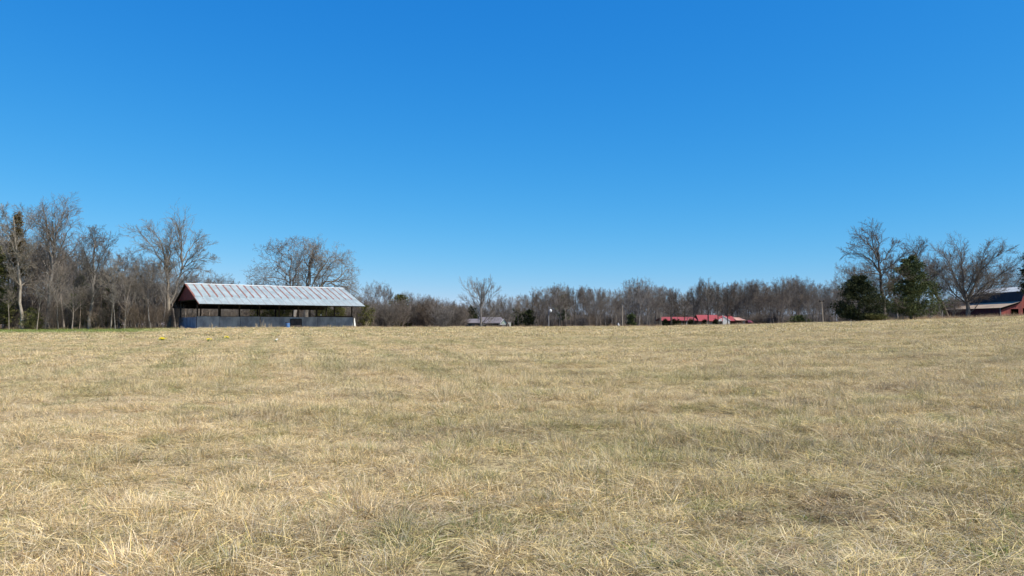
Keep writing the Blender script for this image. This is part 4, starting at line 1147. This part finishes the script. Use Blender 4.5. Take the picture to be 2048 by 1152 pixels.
# through the shed
for px in np.arange(360, 720, 13.):
    px = float(px + rt.uniform(-3, 3))
    place_tree(['shrub1', 'shrub2'][int(rt.integers(2))], px, 596 + rt.uniform(-6, 8), 146 + rt.uniform(0, 16), rt, 'brushy thicket seen through the open bays of the shed', 'brush behind the shed', kind='bare_shrub', cat='shrub')

# ---- central far woods
SKX = [900, 915, 930, 1000, 1035, 1060, 1075, 1100, 1120, 1140, 1165, 1190, 1210, 1240, 1258, 1274, 1290, 1320, 1345, 1370, 1395, 1414, 1440, 1470, 1490, 1520, 1545, 1560, 1580, 1605, 1625, 1650, 1690]
SKV = [604, 604, 600, 590, 586, 584, 572, 566, 560, 568, 563, 568, 572, 580, 568, 551, 564, 567, 572, 578, 566, 553, 568, 562, 552, 553, 565, 554, 545, 546, 560, 567, 562]
keysF = ['up1', 'up2', 'tall1', 'tall2', 'round1', 'vase1', 'round2']
px = 905.
while px < 1700:
    ty = np.interp(px, SKX, SKV) + rt.uniform(-1, 7)
    Y = 218 + rt.uniform(0, 22)
    if 1440 < px < 1535: Y = 256 + rt.uniform(0, 12)
    elif 1318 < px < 1490: Y = 222 + rt.uniform(0, 6) if rt.uniform() < .3 else 250 + rt.uniform(0, 12)
    k = keysF[int(rt.choice(7, p=[.24, .1, .17, .22, .12, .07, .08]))]
    if rt.uniform() < .16: k = 'dark1'
    if px > 1500: k = ['vase1', 'round1', 'round2', 'tall2'][int(rt.integers(4))]
    place_tree(k, px, ty, Y, rt, f'{tall_word(HY - ty)} {words[k]} {where_mid(px)}', GM, wid=.9)
    px += rt.uniform(6.5, 10.5)
px = 905.
while px < 1700:
    ty = np.interp(px, SKX, SKV) + rt.uniform(6, 24)
    k = keysF[int(rt.integers(7))]
    place_tree(k, px, ty, 262 + rt.uniform(0, 26), rt, f'{tall_word(HY - ty)} {words[k]} behind, {where_mid(px)}', GM, wid=.9)
    px += rt.uniform(8, 14)
# trees that stand in front of the red house
for px, ty in ((1340, 572), (1367, 580), (1387, 572), (1418, 553), (1437, 566), (1454, 566)):
    place_tree('dark1', px, ty, 212, rt, f'dark stemmed bare tree {where_mid(px)}', 'trees in front of the red roofed house', wid=.95)
place_tree('tall2', 1275, 551, 208, rt, 'tallest bare tree of the central woods right of the plain tan pole', GM)
# spreading dark tree in front of the right end woods
for px, ty, k in ((1611, 596, 'vase1'), (1634, 590, 'round2'), (1668, 588, 'vase1'), (1560, 590, 'round2')):
    place_tree(k, px, ty, 196, rt, f'low {words[k]} at the woods edge {where_mid(px)}', 'low trees at the right end of the woods')

# ---- trees around the barn
for px, ty, Y, k in ((1700, 520, 150, 'round1'), (1725, 510, 152, 'round2'), (1745, 530, 156, 'vase1'), (1795, 505, 150, 'round1'), (1836, 500, 172, 'vase1'), (1880, 500, 176, 'round1'), (1860, 520, 168, 'tall2'),
                     (1905, 510, 178, 'round2'), (1948, 520, 205, 'round1'), (1975, 530, 200, 'vase1'), (2000, 515, 205, 'round1'), (2022, 530, 200, 'round2'), (2045, 525, 205, 'round1'), (2080, 505, 210, 'round2'), (1690, 545, 160, 'round2'), (1815, 560, 160, 'round2')):
    wh = ('behind the black cedar' if px < 1760 else 'behind the green cedar' if px < 1850 else 'behind the broad tree' if px < 1945 else 'behind the roof of the red barn')
    place_tree(k, px, ty, Y, rt, f'{words[k]} {wh}', GR)
for px, ty in ((1850, 612), (1872, 615), (1700, 610), (1780, 612), (1800, 606), (1835, 608)):
    place_tree('shrub2', px, ty, 152 + rt.uniform(0, 5), rt, 'low brushy thicket between the cedars and the red barn', 'brush beside the red barn', kind='bare_shrub', cat='shrub')

# ---- evergreens
evergreen('cedar_tree', 1719, 553, 112, 42, M_CEDAR, 'dense nearly black cedar left of the tall dark bare tree', 61, n=5200, leaf=.17, shape=lambda t: (.80 + .45 * math.sin(3.14 * min(1, t * 1.2)) if t < .45 else 1.22 * (1.03 - t) ** .55), rag=.28)
evergreen('cedar_tree', 1822, 509, 128, 70, M_CEDAR2, 'tall loose green pyramid cedar right of the tall dark bare tree', 62, n=5800, leaf=.20, shape=lambda t: (1 - t) ** .8 * .95 + .03, rag=.45)
evergreen('juniper_bush', 1748, 630, 110, 24, M_OLIVE, 'low yellow green bush at the foot of the black cedar', 63, n=900, leaf=.13, shape=lambda t: math.sqrt(max(0, 1 - t * t)), cat='shrub', trunk=False)
evergreen('pine_tree', 2064, 500, 135, 22, M_CEDAR, 'dark pine cut off by the right edge above the red barn', 64, n=1800, leaf=.22, rag=.5, t0=.35, shape=lambda t: (1.1 - t) ** .6)
evergreen('pine_tree', 30, 418, 119, 27, M_PINE, 'tall pine with rusty brown tip behind the pale trunked left tree', 65, n=1500, leaf=.22, rag=.55, t0=.45, shape=lambda t: (1.02 - t) ** .8 + .02)
evergreen('cedar_tree', -8, 490, 115, 36, M_OLIVE, 'yellow green cedar cut off by the left edge', 66, n=2600, leaf=.20, rag=.5, shape=lambda t: (1.02 - t) ** .6)
evergreen('juniper_bush', 66, 616, 113, 20, M_OLIVE, 'olive green juniper bush at the foot of the tallest left tree', 67, n=560, leaf=.13, shape=lambda t: math.sqrt(max(0, 1 - t * t)), cat='shrub', trunk=False)
evergreen('cedar_tree', 160, 548, 126, 30, M_CEDAR2, 'dim green cedar deep in the left woods behind the slim pointed tree', 68, n=1500, leaf=.2, rag=.4)
evergreen('cedar_tree', 215, 575, 124, 26, M_CEDAR2, 'small dim cedar in the left woods left of the fan crowned tree', 69, n=1200, leaf=.2, rag=.4)
evergreen('cedar_tree', 800, 590, 168, 24, M_OLIVE, 'olive cedar rising out of the thicket right of the shed', 70, n=1500, leaf=.24, rag=.6, shape=lambda t: math.sqrt(max(0, 1 - t * t)) * .9 + .05)
evergreen('cedar_tree', 733, 610, 147, 17, M_OLIVE, 'dark cedar beside the right end of the shed roof', 71, n=420, leaf=.2, rag=.7, shape=lambda t: .3 + .7 * math.sin(3 * t) if t < .95 else .2)
evergreen('cedar_tree', 943, 613, 213, 24, M_CEDAR, 'dark cedar behind the left wing of the grey roofed house', 72, n=1300, leaf=.28, rag=.6, shape=lambda t: (1.02 - t) ** .6)
evergreen('cedar_tree', 1032, 618, 232, 12, M_CEDAR2, 'dark cedar just right of the grey roofed house', 73, n=700, leaf=.3, rag=.8, shape=lambda t: .25 + .75 * math.sin(.4 + 2.5 * t))
evergreen('cedar_tree', 1057, 620, 222, 13, M_CEDAR, 'dark drooping cedar left of the lamp pole', 74, n=700, leaf=.3, rag=.8, shape=lambda t: .25 + .75 * math.sin(.4 + 2.5 * t))
evergreen('cedar_tree', 1126, 588, 243, 20, M_CEDAR2, 'large dim green cedar in the woods right of the lamp pole', 75, n=700, leaf=.3, rag=.8, shape=lambda t: .25 + .75 * math.sin(.4 + 2.5 * t))
evergreen('cedar_tree', 1262, 628, 216, 9, M_CEDAR2, 'small green cedar right of the plain tan pole', 76, n=700, leaf=.3, rag=.8, shape=lambda t: .25 + .75 * math.sin(.4 + 2.5 * t))
evergreen('cedar_tree', 1600, 632, 214, 24, M_CEDAR2, 'low dark cedar clump left of the crossarm pole', 77, n=900, leaf=.28, rag=.4, shape=lambda t: math.sqrt(max(0, 1 - t * t)))
for q, (px, w) in enumerate(((1347, 8), (1356, 6), (1382, 7), (1408, 7), (1431, 6), (1330, 5))):
    evergreen('evergreen_shrub', px, 639.5, 226, w, M_CEDAR, ['dark rounded shrub under the red porch roof', 'small dark shrub in the middle of the red porch wing', 'dark tall shrub between porch wing and tall red roof', 'dark shrub before the tall red block',
              'dark shrub left of the white gable', 'dark shrub at the left end of the red porch wing'][q], 80 + q, n=300, leaf=.3, shape=lambda t: math.sqrt(max(0, 1 - t * t)), cat='shrub', trunk=False)

for px, ty in ((520, 596), (548, 604), (570, 600), (648, 600), (675, 606)):
    evergreen('evergreen_shrub', px, ty, 144, 17, M_OLIVE, 'green bush seen through the open bays of the shed', 90 + px, n=700, leaf=.2, shape=lambda t: math.sqrt(max(0, 1 - t * t)), cat='shrub', trunk=False, group='green bushes behind the shed')

# ---- deep woods and undergrowth: masses nobody could count
src = []
for k in ('round1', 'round2', 'up1', 'tall2', 'vase1', 'shrub1', 'shrub2'):
    sk = PROTO[k][3]; v, f = tubes(sk, (4, 3, 3, 3, 3)); m = M_BROWN if k in ('round2', 'shrub1') else M_GREY
    src.append(bpy.data.objects.new('wood_source', mesh_np('wood_source', v, f, m)))
def woods(name, spec, label, seed):
    r = np.random.default_rng(seed); P = []; R = []; S = []; I = []
    for (pxa, pxb, Ya, Yb, n, hpx, kinds) in spec:
        for _ in range(n):
            px = r.uniform(pxa, pxb); Y = r.uniform(Ya, Yb); X = (px - 1024) / F * Y; bz = float(tz(X, Y))
            hp = hpx(px) if callable(hpx) else hpx
            H = max(1.0, EYE + (HY - hp - r.uniform(0, 14)) / F * Y - bz)
            k = int(r.choice(kinds)); zm = PROTO[('round1', 'round2', 'up1', 'tall2', 'vase1', 'shrub1', 'shrub2')[k]][2]
            s = H / zm; P.append((X, Y, bz)); R.append((0, 0, r.uniform(0, 6.28))); S.append((s, s, s)); I.append(k)
    return instancer(name, P, R, S, I, src, label, 'woods')
sky = lambda px: float(np.interp(px, SKX, SKV)) + 24
woods('deep_woods', [(880, 1720, 285, 400, 120, sky, [0, 1, 2, 3, 4]), (880, 1720, 236, 275, 190, 622, [5, 6]), (880, 1720, 300, 420, 160, 615, [5, 6])], 'hazy brown mass of bare woods far behind the central tree line', 1)
woods('left_undergrowth', [(-160, 350, 119, 150, 75, 560, [5, 6, 5, 0, 1, 2]), (-160, 350, 140, 175, 60, lambda p: float(np.interp(p, [-160, 100, 160, 260, 350], [430, 470, 520, 540, 560])), [0, 1, 2, 4]), (-160, 420, 125, 175, 120, 602, [5, 6]), (-200, 450, 180, 320, 150, 590, [5, 6, 0, 1])], 'tangled brown undergrowth filling the left woods between the trunks', 2)
woods('thicket_undergrowth', [(700, 930, 172, 215, 60, 606, [5, 6]), (350, 720, 160, 200, 60, 585, [5, 6, 5, 6, 0, 1]), (1690, 2150, 165, 215, 60, 585, [5, 6, 0, 1]), (1690, 2150, 215, 330, 120, 600, [5, 6]), (350, 930, 215, 330, 140, 604, [5, 6])], 'tangled brown undergrowth behind the shed, the cedars and the barn', 3)
# ------------------------------------------------------------------ grass
M_GRASS = grass_mat('dry_grass')
M_STRAW = grass_mat('pale_straw', (.62, .50, .31), .45)
M_RUSTG = grass_mat('rusty_stalks', (.36, .22, .15), .55)
def tuft(seed, n, R, hmin, hmax, wd, lean, flat=0.0, m=None, seg=3, curl=.5):
    r = np.random.default_rng(seed)
    a = r.uniform(0, 6.283, n); rr = R * np.sqrt(r.uniform(size=n))
    bx = rr * np.cos(a); by = rr * np.sin(a)
    h = r.uniform(hmin, hmax, n)
    az = np.where(r.uniform(size=n) < .55, a + r.normal(size=n) * .6, r.uniform(0, 6.283, n))
    el = np.clip(r.normal(size=n) * .3 + lean, .02, 1.45)      # tilt from upright
    isf = r.uniform(size=n) < flat
    el = np.where(isf, r.uniform(1.2, 1.5, n), el)
    cur = r.uniform(0, curl, n); cur = np.where(isf, .1, cur)
    fa = az + np.pi / 2 + r.normal(size=n) * .7
    V = []; Fa = []; HH = []
    pos = np.stack([bx, by, np.where(isf, r.uniform(.01, .05, n), -.01)], -1)
    w0 = wd * r.uniform(.6, 1.3, n)
    rows = [pos.copy()]; p = pos
    for s in range(seg):
        t = el + cur * (s + .5)
        d = np.stack([np.sin(t) * np.cos(az), np.sin(t) * np.sin(az), np.cos(t)], -1)
        p = p + d * (h / seg)[:, None]
        rows.append(p.copy())
    side = np.stack([np.cos(fa), np.sin(fa), r.normal(size=n) * .3], -1)
    verts = []; hh = []
    for s, q in enumerate(rows):
        if s < seg:
            w = (w0 * (1 - .25 * s / seg))[:, None]
            verts += [q - side * w / 2, q + side * w / 2]; hh += [np.full(n, s / seg)] * 2
        else:
            verts += [q]; hh += [np.full(n, 1.)]
    K = 2 * seg + 1
    Vv = np.stack(verts, 1).reshape(-1, 3); H = np.stack(hh, 1).reshape(-1)
    base = np.arange(n)[:, None] * K
    F3 = []
    for s in range(seg - 1):
        F3.append(base + np.array([[2*s, 2*s+1, 2*s+3]])); F3.append(base + np.array([[2*s, 2*s+3, 2*s+2]]))
    F3.append(base + np.array([[2*seg-2, 2*seg-1, 2*seg]]))
    Ff = np.concatenate(F3, 0).astype(np.int32)
    bl = np.repeat(r.uniform(size=n), K)
    me = mesh_np('grass_tuft', Vv, Ff, m or M_GRASS, False, {'bl': bl, 'hh': H})
    return bpy.data.objects.new('grass_tuft', me)

near = [tuft(1, 130, .16, .06, .15, .0031, .6), tuft(2, 150, .20, .05, .13, .0030, .85, .35), tuft(3, 110, .10, .10, .21, .0030, .45),
        tuft(4, 180, .30, .07, .20, .0031, 1.25, .8, curl=.25), tuft(5, 140, .24, .04, .10, .0030, .7, .3), tuft(6, 34, .06, .18, .31, .0030, .35, m=M_STRAW),
        tuft(7, 110, .16, .08, .19, .0032, .9, .4, curl=.9), tuft(8, 190, .28, .03, .09, .0031, .9, .5)]
M_GREENG = grass_mat('green_blades', (.13, .19, .035), .8)
near += [tuft(41, 60, .09, .07, .17, .0034, .6, m=M_GREENG), tuft(42, 120, .13, .10, .24, .0030, .75, curl=.9, m=M_RUSTG), tuft(43, 230, .15, .14, .27, .0031, .6, curl=.9)]
mid = [tuft(11, 110, .32, .07, .15, .007, .6, .2, seg=2), tuft(12, 110, .36, .06, .13, .007, .9, .4, seg=2), tuft(13, 70, .18, .10, .20, .007, .45, seg=2),
       tuft(14, 24, .10, .18, .30, .007, .3, seg=2, m=M_STRAW)]
far = [tuft(21, 130, .75, .08, .17, .022, .6, .2, seg=2), tuft(22, 120, .8, .06, .14, .024, .9, .4, seg=2), tuft(23, 50, .35, .12, .24, .016, .4, seg=2)]

def vnoise(x, y, sc, seed):
    # smooth lattice noise
    r = np.random.default_rng(seed); G = r.uniform(size=(256, 256))
    u = x * sc; v = y * sc; i = np.floor(u).astype(int); j = np.floor(v).astype(int); fu = u - i; fv = v - j
    fu = fu * fu * (3 - 2 * fu); fv = fv * fv * (3 - 2 * fv)
    g = lambda a, b: G[a % 256, b % 256]
    return (g(i, j) * (1 - fu) + g(i + 1, j) * fu) * (1 - fv) + (g(i, j + 1) * (1 - fu) + g(i + 1, j + 1) * fu) * fv

def scatter(name, Ya, Yb, dens, sources, probs, seed, smin, smax, hw=.82, label='', hm=1.0):
    r = np.random.default_rng(seed)
    # uniform by area in the wedge |X| < hw*Y + 2
    area = hw * (Yb ** 2 - Ya ** 2) + 4 * (Yb - Ya)
    n = int(area * dens)
    Y = np.sqrt(r.uniform(Ya ** 2, Yb ** 2, n)); X = r.uniform(-1, 1, n) * (hw * Y + 2)
    c = vnoise(X, Y, .9, 5) * .6 + vnoise(X, Y, 2.7, 6) * .4
    keep = r.uniform(size=n) < np.clip(-.22 + 2.3 * c, .08, 1)
    X, Y, c = X[keep], Y[keep], c[keep]; n = len(X)
    Z = tz(X, Y)
    # never inside the shed or the barn
    a = X + 43.8; b = Y - 105.
    u = a * .813 + b * .582; v = -a * .582 + b * .813
    ok = ~((u > 0) & (u < 24.4) & (v > 2.3) & (v < 14))
    X, Y, Z, c = X[ok], Y[ok], Z[ok], c[ok]; n = len(X)
    idx = r.choice(len(sources), n, p=probs)
    hs = hm * (.65 + .75 * vnoise(X, Y, .35, 9)) + .9 * (vnoise(X, Y, 1.6, 8) - .5)
    s = r.uniform(smin, smax, n)
    # prevailing lie of the grass, leaning to the right and slowly turning
    tilt = .25 * vnoise(X, Y, .25, 12)
    dirn = (vnoise(X, Y, .12, 13) - .5) * 2.5
    rx = -np.sin(dirn) * tilt + r.normal(size=n) * .05; ry = np.cos(dirn) * tilt + r.normal(size=n) * .05
    return instancer(name, np.stack([X, Y, Z], -1), np.stack([rx, ry, r.uniform(0, 6.283, n)], -1), np.stack([s, s, s * hs], -1), idx, sources, label, 'grass')

DN = 1.0
scatter('near_grass', 2.6, 13, 92 * DN, near, [.19, .16, .10, .18, .13, .02, .09, .06, .035, .012, .023], 1, .75, 1.25, hm=.85, label='dry straw coloured grass tufts with green blades at the front of the field')
scatter('middle_grass', 12.5, 24, 40 * DN, near, [.19, .16, .12, .15, .13, .04, .09, .05, .03, .015, .025], 2, .95, 1.5, hm=.75, label='matted dry grass tufts in the nearer middle of the field')
scatter('open_field_grass', 23.5, 52, 13 * DN, mid, [.38, .36, .22, .04], 3, .9, 1.4, hm=.6, label='short dry grass across the middle of the field')
scatter('crest_grass', 51, 150, 1.6 * DN, far, [.45, .40, .15], 4, .8, 1.3, hw=.76, hm=.7, label='short dry grass out to the crest of the field')

# tall brown grass before the barn and along the woods edge
def strip(name, pts_fn, n, sources, seed, smin, smax, label):
    r = np.random.default_rng(seed); P = []; R = []; S = []; I = []
    for _ in range(n):
        X, Y = pts_fn(r); s = r.uniform(smin, smax)
        P.append((X, Y, float(tz(X, Y)))); R.append((r.normal() * .08, r.normal() * .1 - .06, r.uniform(0, 6.28))); S.append((s, s, s * r.uniform(.8, 1.25))); I.append(int(r.integers(len(sources))))
    instancer(name, P, R, S, I, sources, label, 'grass')
tall = [tuft(31, 46, .35, .5, 1.05, .016, .28, seg=3, m=M_RUSTG), tuft(32, 40, .3, .6, 1.25, .014, .22, seg=3, m=M_RUSTG)]
def f1(r): px = r.uniform(1780, 2140); Y = r.uniform(128, 158); return (px - 1024) / F * Y, Y
strip('tall_brown_grass', f1, 1100, tall, 7, .7, 1.2, 'tall brown seed grass in front of the red barn')
def f2(r): px = r.uniform(1470, 1790); Y = r.uniform(112, 126); return (px - 1024) / F * Y, Y
strip('rough_edge_grass', f2, 380, tall, 8, .25, .55, 'rough brown grass below the cedars at the field edge')
def f5(r): px = r.uniform(690, 1480); Y = r.uniform(100, 116); return (px - 1024) / F * Y, Y
strip('crest_edge_grass', f5, 620, tall[:1] + [tuft(34, 30, .3, .25, .6, .012, .4, seg=2)], 12, .2, .62, 'ragged brown grass heads along the crest of the field')
def f3(r): px = r.uniform(-120, 352); Y = r.uniform(112, 117); return (px - 1024) / F * Y, Y
strip('woods_edge_grass', f3, 420, tall, 9, .3, .6, 'rough brown grass along the foot of the left woods')
def f4(r):
    u = r.uniform(.2, 24.5); v = 2.1 - abs(r.normal()) * .5
    return -43.8 + .813 * u - .582 * v, 105 + .582 * u + .813 * v
strip('shed_edge_grass', f4, 170, [tuft(33, 40, .25, .2, .5, .012, .4, seg=2)], 10, .5, 1.1, 'short rough grass along the base of the shed wall')

# single dead weeds in front of the shed
def weed(px, topy, Y, seed, label, n=7, lean=0.0, spread=.25):
    X = (px - 1024) / F * Y; bz = float(tz(X, Y)); H = EYE + (HY - topy) / F * Y - bz
    r = np.random.default_rng(seed); out = []; lf = []
    for k in range(n):
        b = np.array([r.normal() * .1, r.normal() * .1, -.05]); d = norm(np.array([lean + r.normal() * spread * .4, r.normal() * spread * .4, 1]))
        h = H * r.uniform(.55, 1.0); q = [b + d * h * t + np.array([lean * .25 * h * t * t, 0, 0]) for t in np.linspace(0, 1, 5)]
        out.append((np.array(q), np.linspace(.016, .007, 5), 0))
        for j in range(16):
            t = r.uniform(.15, 1); c = q[0] * (1 - t) + q[-1] * t; dd = norm(r.normal(size=3) + d * 1.0)
            lf.append((np.array([c, c + dd * r.uniform(.08, .26) * (1.2 - t * .6)]), np.array([.014, .004]), 1))
    e = empty('dry_weed', (X, Y, bz), 0, label, 'weed', 'dead weeds in front of the shed')
    v, f = tubes(out, (3,)); link('stems', mesh_np('stems', v, f, M_STRAWP), e)
    v, f = tubes(lf, (3, 3)); link('leaves', mesh_np('leaves', v, f, M_STRAWP), e)
M_STRAWP = simple_mat('bleached_weed', (.50, .42, .29), (.36, .29, .19), 5, .9, bmp=0, rnd=.2)
wl_ = [(425, 645.5, 104.5, 'pale upright weed clump before the second bay of the shed', 7, 0), (433.5, 650, 104.3, 'lower pale weed right of the tallest left weed clump', 5, 0), (461, 652.5, 105, 'tiny weed before the third shed bay', 3, 0),
       (478, 651.5, 106, 'tiny upright weed before the dark wall gap', 3, 0), (491, 651, 107, 'small weed leaning beside the dark wall gap', 3, .2), (513, 644, 108, 'brown weed cluster left of the tallest middle weed', 7, 0), (524, 637.5, 109, 'tallest thin weed in the middle of the shed wall', 4, 0),
       (530, 645, 109.3, 'weed cluster just right of the tallest middle weed', 7, 0), (541, 645, 110, 'right end weed of the middle cluster', 5, .1), (556, 652, 111, 'low weed left of the blue drum', 3, 0), (608, 651, 113, 'low weed right of the leaning gate', 3, 0),
       (657, 646, 117, 'thin pair of weeds before the right half of the wall', 3, 0), (662, 648, 117, 'short twin stems right of the thin weed pair', 3, 0), (689, 650, 118.5, 'pale bushy weed near the right corner of the shed', 8, 0), (730, 638, 120, 'long pale weed leaning right beyond the shed corner', 6, .42),
       (735, 650, 120, 'low weed beyond the shed at the foot of the leaning weed', 4, .2), (366, 651, 106, 'weed at the left corner of the shed', 5, 0)]
for q, (px, ty, Y, lb, n, ln) in enumerate(wl_): weed(px, ty, Y, 200 + q, lb, n, ln)

# a few tall single stalks in the foreground
for q, (px, ty, Y, lb) in enumerate(((948, 975, 6.2, 'pale single stalk standing up in the middle foreground'), (1215, 1045, 5.6, 'thin bent straw stalk in the centre foreground'), (1625, 1090, 5.2, 'orange straw stalk at the lower right'))):
    X = (px - 1024) / F * Y; bz = float(tz(X, Y)); H = max(.3, EYE + (HY - ty) / F * Y - bz)
    r = np.random.default_rng(q); pts = np.array([[.02 * math.sin(t * 3 + q) + .1 * t * t * (q - 1), 0, H * t - .03] for t in np.linspace(0, 1, 7)])
    v, f = tubes([(pts, np.linspace(.003, .0015, 7), 0)], (4,))
    link('grass_stalk', mesh_np('grass_stalk', v, f, M_STRAWP), None, (X, Y, bz)); tag([o for o in COL.objects if o.name.startswith('grass_stalk')][-1], lb, 'stalk', 'single stalks in the foreground')

# daffodils
M_YEL = simple_mat('daffodil_yellow', (.85, .68, .02), (.75, .55, .01), 4, .6, bmp=0)
M_WPET = simple_mat('white_petals', (.8, .8, .74), (.7, .7, .62), 4, .6, bmp=0)
M_GLEAF = simple_mat('daffodil_leaf', (.08, .15, .03), (.05, .10, .02), 4, .6, bmp=0)
def daff(px, py, m, n, w, label, seed):
    Y = 50.
    for _ in range(30):
        X = (px - 1024) / F * Y; z = float(tz(X, Y)); y_ = HY + (EYE - z - .18) * F / Y
        Y += (y_ - py) * .8
    r = np.random.default_rng(seed)
    e = empty('daffodil_clump', (X, Y, z), 0, label, 'flowers', 'flower clumps in the field before the shed')
    lf = []; st = []; fl = MB()
    for k in range(n):
        b = np.array([r.normal() * w, r.normal() * .08, 0]); d = norm(np.array([r.normal() * .25, r.normal() * .25, 1])); h = r.uniform(.15, .23)
        st.append((np.array([b, b + d * h]), np.array([.005, .004]), 0))
        c = b + d * h
        for j in range(6):
            a = j * math.pi / 3; rr = .035; i = len(fl.v)
            u = np.array([math.cos(a), .35 * math.sin(a), math.sin(a)]); v2 = np.array([math.cos(a + .6), .35 * math.sin(a + .6), math.sin(a + .6)])
            fl.v += [tuple(c), tuple(c + u * rr), tuple(c + (u + v2) * rr * .75), tuple(c + v2 * rr)]; fl.f.append((i, i+1, i+2, i+3))
        for j in range(3):
            dd = norm(np.array([r.normal() * .4, r.normal() * .4, 1])); lf.append((np.array([b, b + dd * h * .5, b + dd * h * .95 + np.array([0, 0, -.01])]), np.array([.008, .008, .002]), 1))
    v, f = tubes(st, (3,)); link('stems', mesh_np('stems', v, f, M_GLEAF), e)
    v, f = tubes(lf, (3, 3)); link('leaves', mesh_np('leaves', v, f, M_GLEAF), e)
    fl.build('flowers', m, e)
daff(326, 676.5, M_YEL, 26, .11, 'largest bright yellow daffodil clump, leftmost in the field', 1)
daff(418, 677.5, M_YEL, 6, .09, 'faint yellow daffodil clump between the other two', 2)
daff(455, 673.5, M_YEL, 8, .10, 'yellow daffodil clump below the tall grass of the third shed bay', 3)
daff(552, 678.5, M_WPET, 4, .04, 'small white flower clump right of the yellow daffodils', 4)

# ------------------------------------------------------------------ tell look-alikes apart by their order from the left
def order_labels():
    bpy.context.view_layer.update()
    names = ['', 'leftmost', 'second from left', 'third from left', 'fourth from left', 'fifth from left', 'sixth from left', 'seventh from left', 'eighth from left', 'ninth from left', 'tenth from left', 'eleventh from left', 'twelfth from left', 'thirteenth from left', 'fourteenth from left']
    by = {}
    for o in COL.objects:
        if o.parent is None and o.get('label') and o.get('kind') is None: by.setdefault(o['label'], []).append(o)
    for lb, L in by.items():
        if len(L) < 2: continue
        L.sort(key=lambda o: o.location.x / max(o.location.y, 1))
        for i, o in enumerate(L, 1):
            w = 'rightmost' if i == len(L) else names[i] if i < len(names) else None
            if w is None:
                j = len(L) - i + 1
                w = names[j].replace('left', 'right') if 1 < j < len(names) else 'one near the middle'
            o['label'] = w + ' ' + lb if len(L) > 2 else ('left ' if i == 1 else 'right ') + lb
order_labels()
